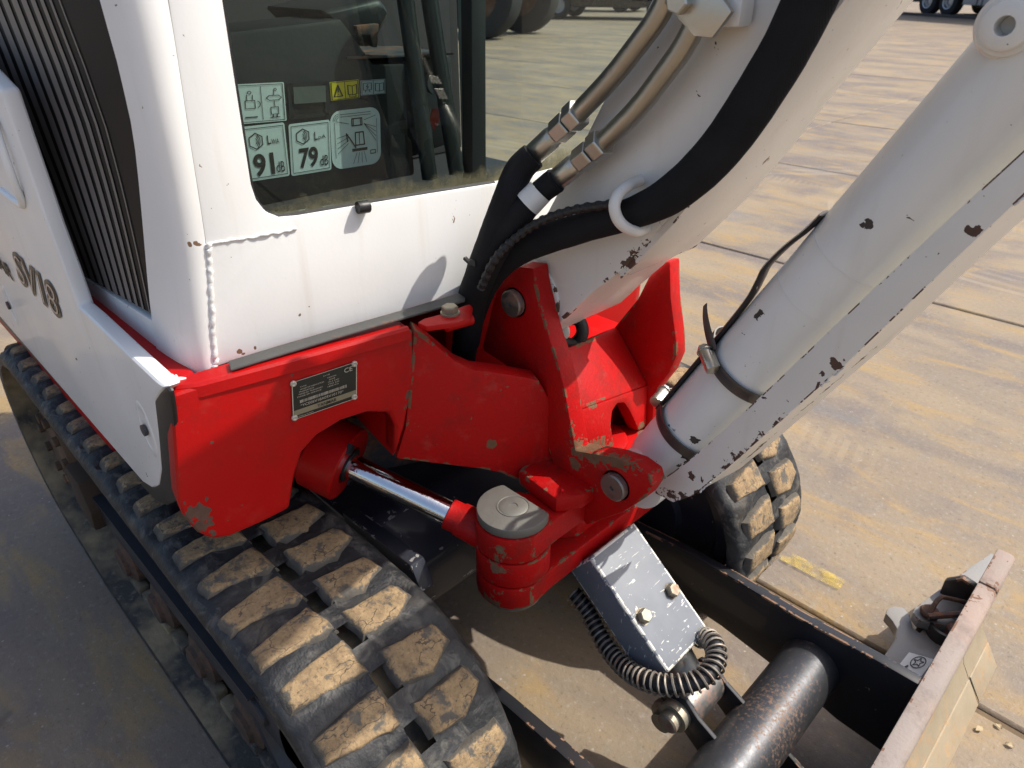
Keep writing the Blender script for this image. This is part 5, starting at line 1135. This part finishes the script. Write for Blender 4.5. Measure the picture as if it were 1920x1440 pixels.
# rear guard strip held by two hose clamps
side = Vector((-cax.z, 0, cax.x))
STRIPM = paint('chipped_black_strip', (0.03, 0.02, 0.018), 0.5, chip=1.0, chipscale=60, edge=1.0, edgerad=.003, chipcol=(0.35,0.30,0.24), dirt=.3)
pts = []
for t, o_ in ((.085, .0015), (.12, .001), (.20, .001), (.26, .002), (.285, .006), (.30, .009), (.325, .007), (.35, .002), (.37, .0)):
    pts.append(c0+cax*t+side*(RC+o_)+Vector((0, -.012, 0)))
b = B(); b.tube(spline(pts, 4), .010, 8, flat=.22, flatdir=side); obj('rear_strip', b.mesh('rear_strip', 40), STRIPM, bc)
BANDM = metal('clamp_band', (0.16, 0.155, 0.15), 0.4, 0.2, scr=.3)
def clamp(t, an0, tail):
    u = Vector((0, -1, 0)); w = side; c = c0+cax*t
    def P_(a, r): return c + (u*math.cos(a)+w*math.sin(a))*r
    V = []; Fc = []; n = 60; hw = .0062; rr = RC+.0035
    for k in range(n):
        a = 2*math.pi*k/n
        bul = .010*math.exp(-((a-math.pi/2)/.35)**2)      # lifts over the strip
        for (dz, dr) in ((-hw, 0), (-hw, .0016), (hw, .0016), (hw, 0)): V.append(P_(a, rr+dr+bul*.6)+cax*dz)
    for k in range(n):
        for q in range(4): Fc.append((k*4+q, k*4+(q+1) % 4, ((k+1) % n)*4+(q+1) % 4, ((k+1) % n)*4+q))
    b = B(); b.raw(V, Fc); co_ = obj('hose_clamp', b.mesh('hose_clamp', 35), BANDM, bc)
    for k in range(34):
        a = an0-.12-k*.030; tn_ = (-u*math.sin(a)+w*math.cos(a)); b = B() if k == 0 else b
        Rm = Matrix((cax, tn_, (u*math.cos(a)+w*math.sin(a)))).transposed()
        b.box(P_(a, rr+.0018), (.006, .0006, .0006), Rm)
    obj('band_thread', b.mesh('band_thread', 0), STEEL, co_)
    p = P_(an0, rr+.007); tn_ = (-u*math.sin(an0)+w*math.cos(an0)); out_ = (u*math.cos(an0)+w*math.sin(an0))
    Rm = Matrix((cax, tn_, out_)).transposed()
    b = B(); b.box(p-out_*.003, (.0135, .020, .005), Rm); b.cyl(p-tn_*.011, p+tn_*.013, .0065, 16); sc1 = obj('clamp_housing', b.mesh('clamp_housing', 35, .0008), NUT, co_)
    b = B(); b.hexa(p+tn_*.012, tn_, .0058, .008); b.lathe(p+tn_*.0125, tn_, [(0, .008), (.0015, .008)], 16); obj('clamp_screw', b.mesh('clamp_screw', 0), NUT, sc1)
    if tail:
        T = []
        for k in range(9):
            s_ = k/8; T.append(P_(an0+.25+s_*.75, rr+.002+.030*s_**1.5) + cax*(.004+.012*s_))
        b = B(); b.tube(spline(T, 4), [.006*(1-.4*(i/32)**2) for i in range(33)], 8, flat=.14, flatdir=out_); obj('clamp_tail', b.mesh('clamp_tail', 50), BANDM, co_)
clamp(.200, .55, True); clamp(.092, 1.35, False)
# guard channel along the front of the cylinder
GRD = paint('guard_white_paint', (0.80, 0.775, 0.72), 0.4, chip=0.75, chipscale=60, edge=0.95, edgerad=0.006, chipcol=(0.055,0.03,0.022), dirt=0.2, dirtcol=(0.45,0.38,0.28), coat=0.2, grain=0.5, streak=.2, lines=[(Y(1300, 928, -.06), Y(1450, 800, -.06), .0075, .66), (Y(1450, 800, -.06), Y(1590, 680, -.06), .006, .52), (Y(1590, 680, -.06), Y(1920, 365, -.06), .005, .34), (Y(1228, 925, -.06), Y(1320, 935, -.06), .009, .8), (Y(1330, 925, -.02), Y(1640, 650, -.02), .007, .55)], spots=[(Y(1296, 893, -.062), .0045), (Y(1566, 683, -.062), .005), (Y(1830, 430, -.062), .005), (Y(1310, 925, -.062), .006), (Y(1280, 930, -.062), .005)])
YG = -.062
gi = [(1232, 905), (1262, 885), (1300, 856), (1360, 805), (1455, 716), (1560, 615), (1692, 491), (1800, 391), (1918, 283)]
go_ = [(1285, 935), (1310, 922), (1330, 905), (1360, 881), (1537, 725), (1580, 689), (1786, 491), (1900, 385), (1935, 352)]
def ext(l, y):
    v = [Y(*p, y) for p in l]; d = (v[-1]-v[-3]).normalized(); return v + [v[-1]+d*.12]
gv_i, gv_o = ext(gi, YG), ext(go_, YG)
b = B(); b.prism(gv_i + gv_o[::-1] + [Y(1262, 942, YG), Y(1228, 925, YG)], (0, .005, 0)); gd = obj('cylinder_guard', b.mesh('cylinder_guard', 35, .0012, 2), GRD, exc)
# front flange, from the crease back behind the cylinder, slightly tucked in
vs_ = []; fs_ = []
for p in gv_o: vs_ += [p + Vector((.0, .0052, 0)), p + Vector((.008, .075, -.004))]
for i in range(len(gv_o)-1): fs_.append((2*i, 2*i+1, 2*i+3, 2*i+2))
b = B(); b.raw(vs_, fs_)
rgn = bmesh.ops.solidify(b.bm, geom=b.bm.faces[:], thickness=.004)
obj('guard_flange', b.mesh('guard_flange', 35), GRD, gd)
for (i0, i1) in ((1, 3), (4, 6), (7, 9)): bead([gv_o[k] + Vector((.0005, .002, 0)) for k in range(i0, i1)], .0017, 'weld_bead', gd, 8)

# ------------------------------------------------------------------ scraps lying on the slabs
LEAF = plain('dry_leaf', (0.42, 0.33, 0.20), 0.8, nscale=90, var=.4)
LEAFL = ('largest dry leaf scrap on the slab, closest to the blade end', 'dry leaf scrap just in front of the largest one by the blade', 'smallest dry leaf scrap, above the outermost one near the right edge', 'outermost dry leaf scrap at the lower right edge of the picture')
for ki, (px_, py_, a_, l_) in enumerate(((1808, 1338, .4, .018), (1836, 1368, 1.1, .013), (1872, 1362, -.5, .010), (1893, 1398, .2, .011))):
    p = Z(px_, py_, .002); V = []; Fc = []
    for i in range(6):
        t = i/5; w = .32*l_*math.sin(math.pi*min(max(t, .06), .94)); x_ = (t-.5)*l_; h = .0008+.0012*math.sin(math.pi*t)
        for (yy_, zz_) in ((-w, h+.0012), (0, h), (w, h+.0016), (0, h-.0007)): V.append((x_, yy_, zz_))
    for i in range(5):
        for k in range(4): Fc.append((i*4+k, i*4+(k+1) % 4, (i+1)*4+(k+1) % 4, (i+1)*4+k))
    b = B(); b.raw(V, Fc); o = obj('dry_leaf', b.mesh('dry_leaf', 50), LEAF); o.location = p; o.rotation_euler = (0, 0, a_)
    o['label'] = LEAFL[ki]; o['category'] = 'leaf'; o['group'] = 'leaf scraps beside the blade'
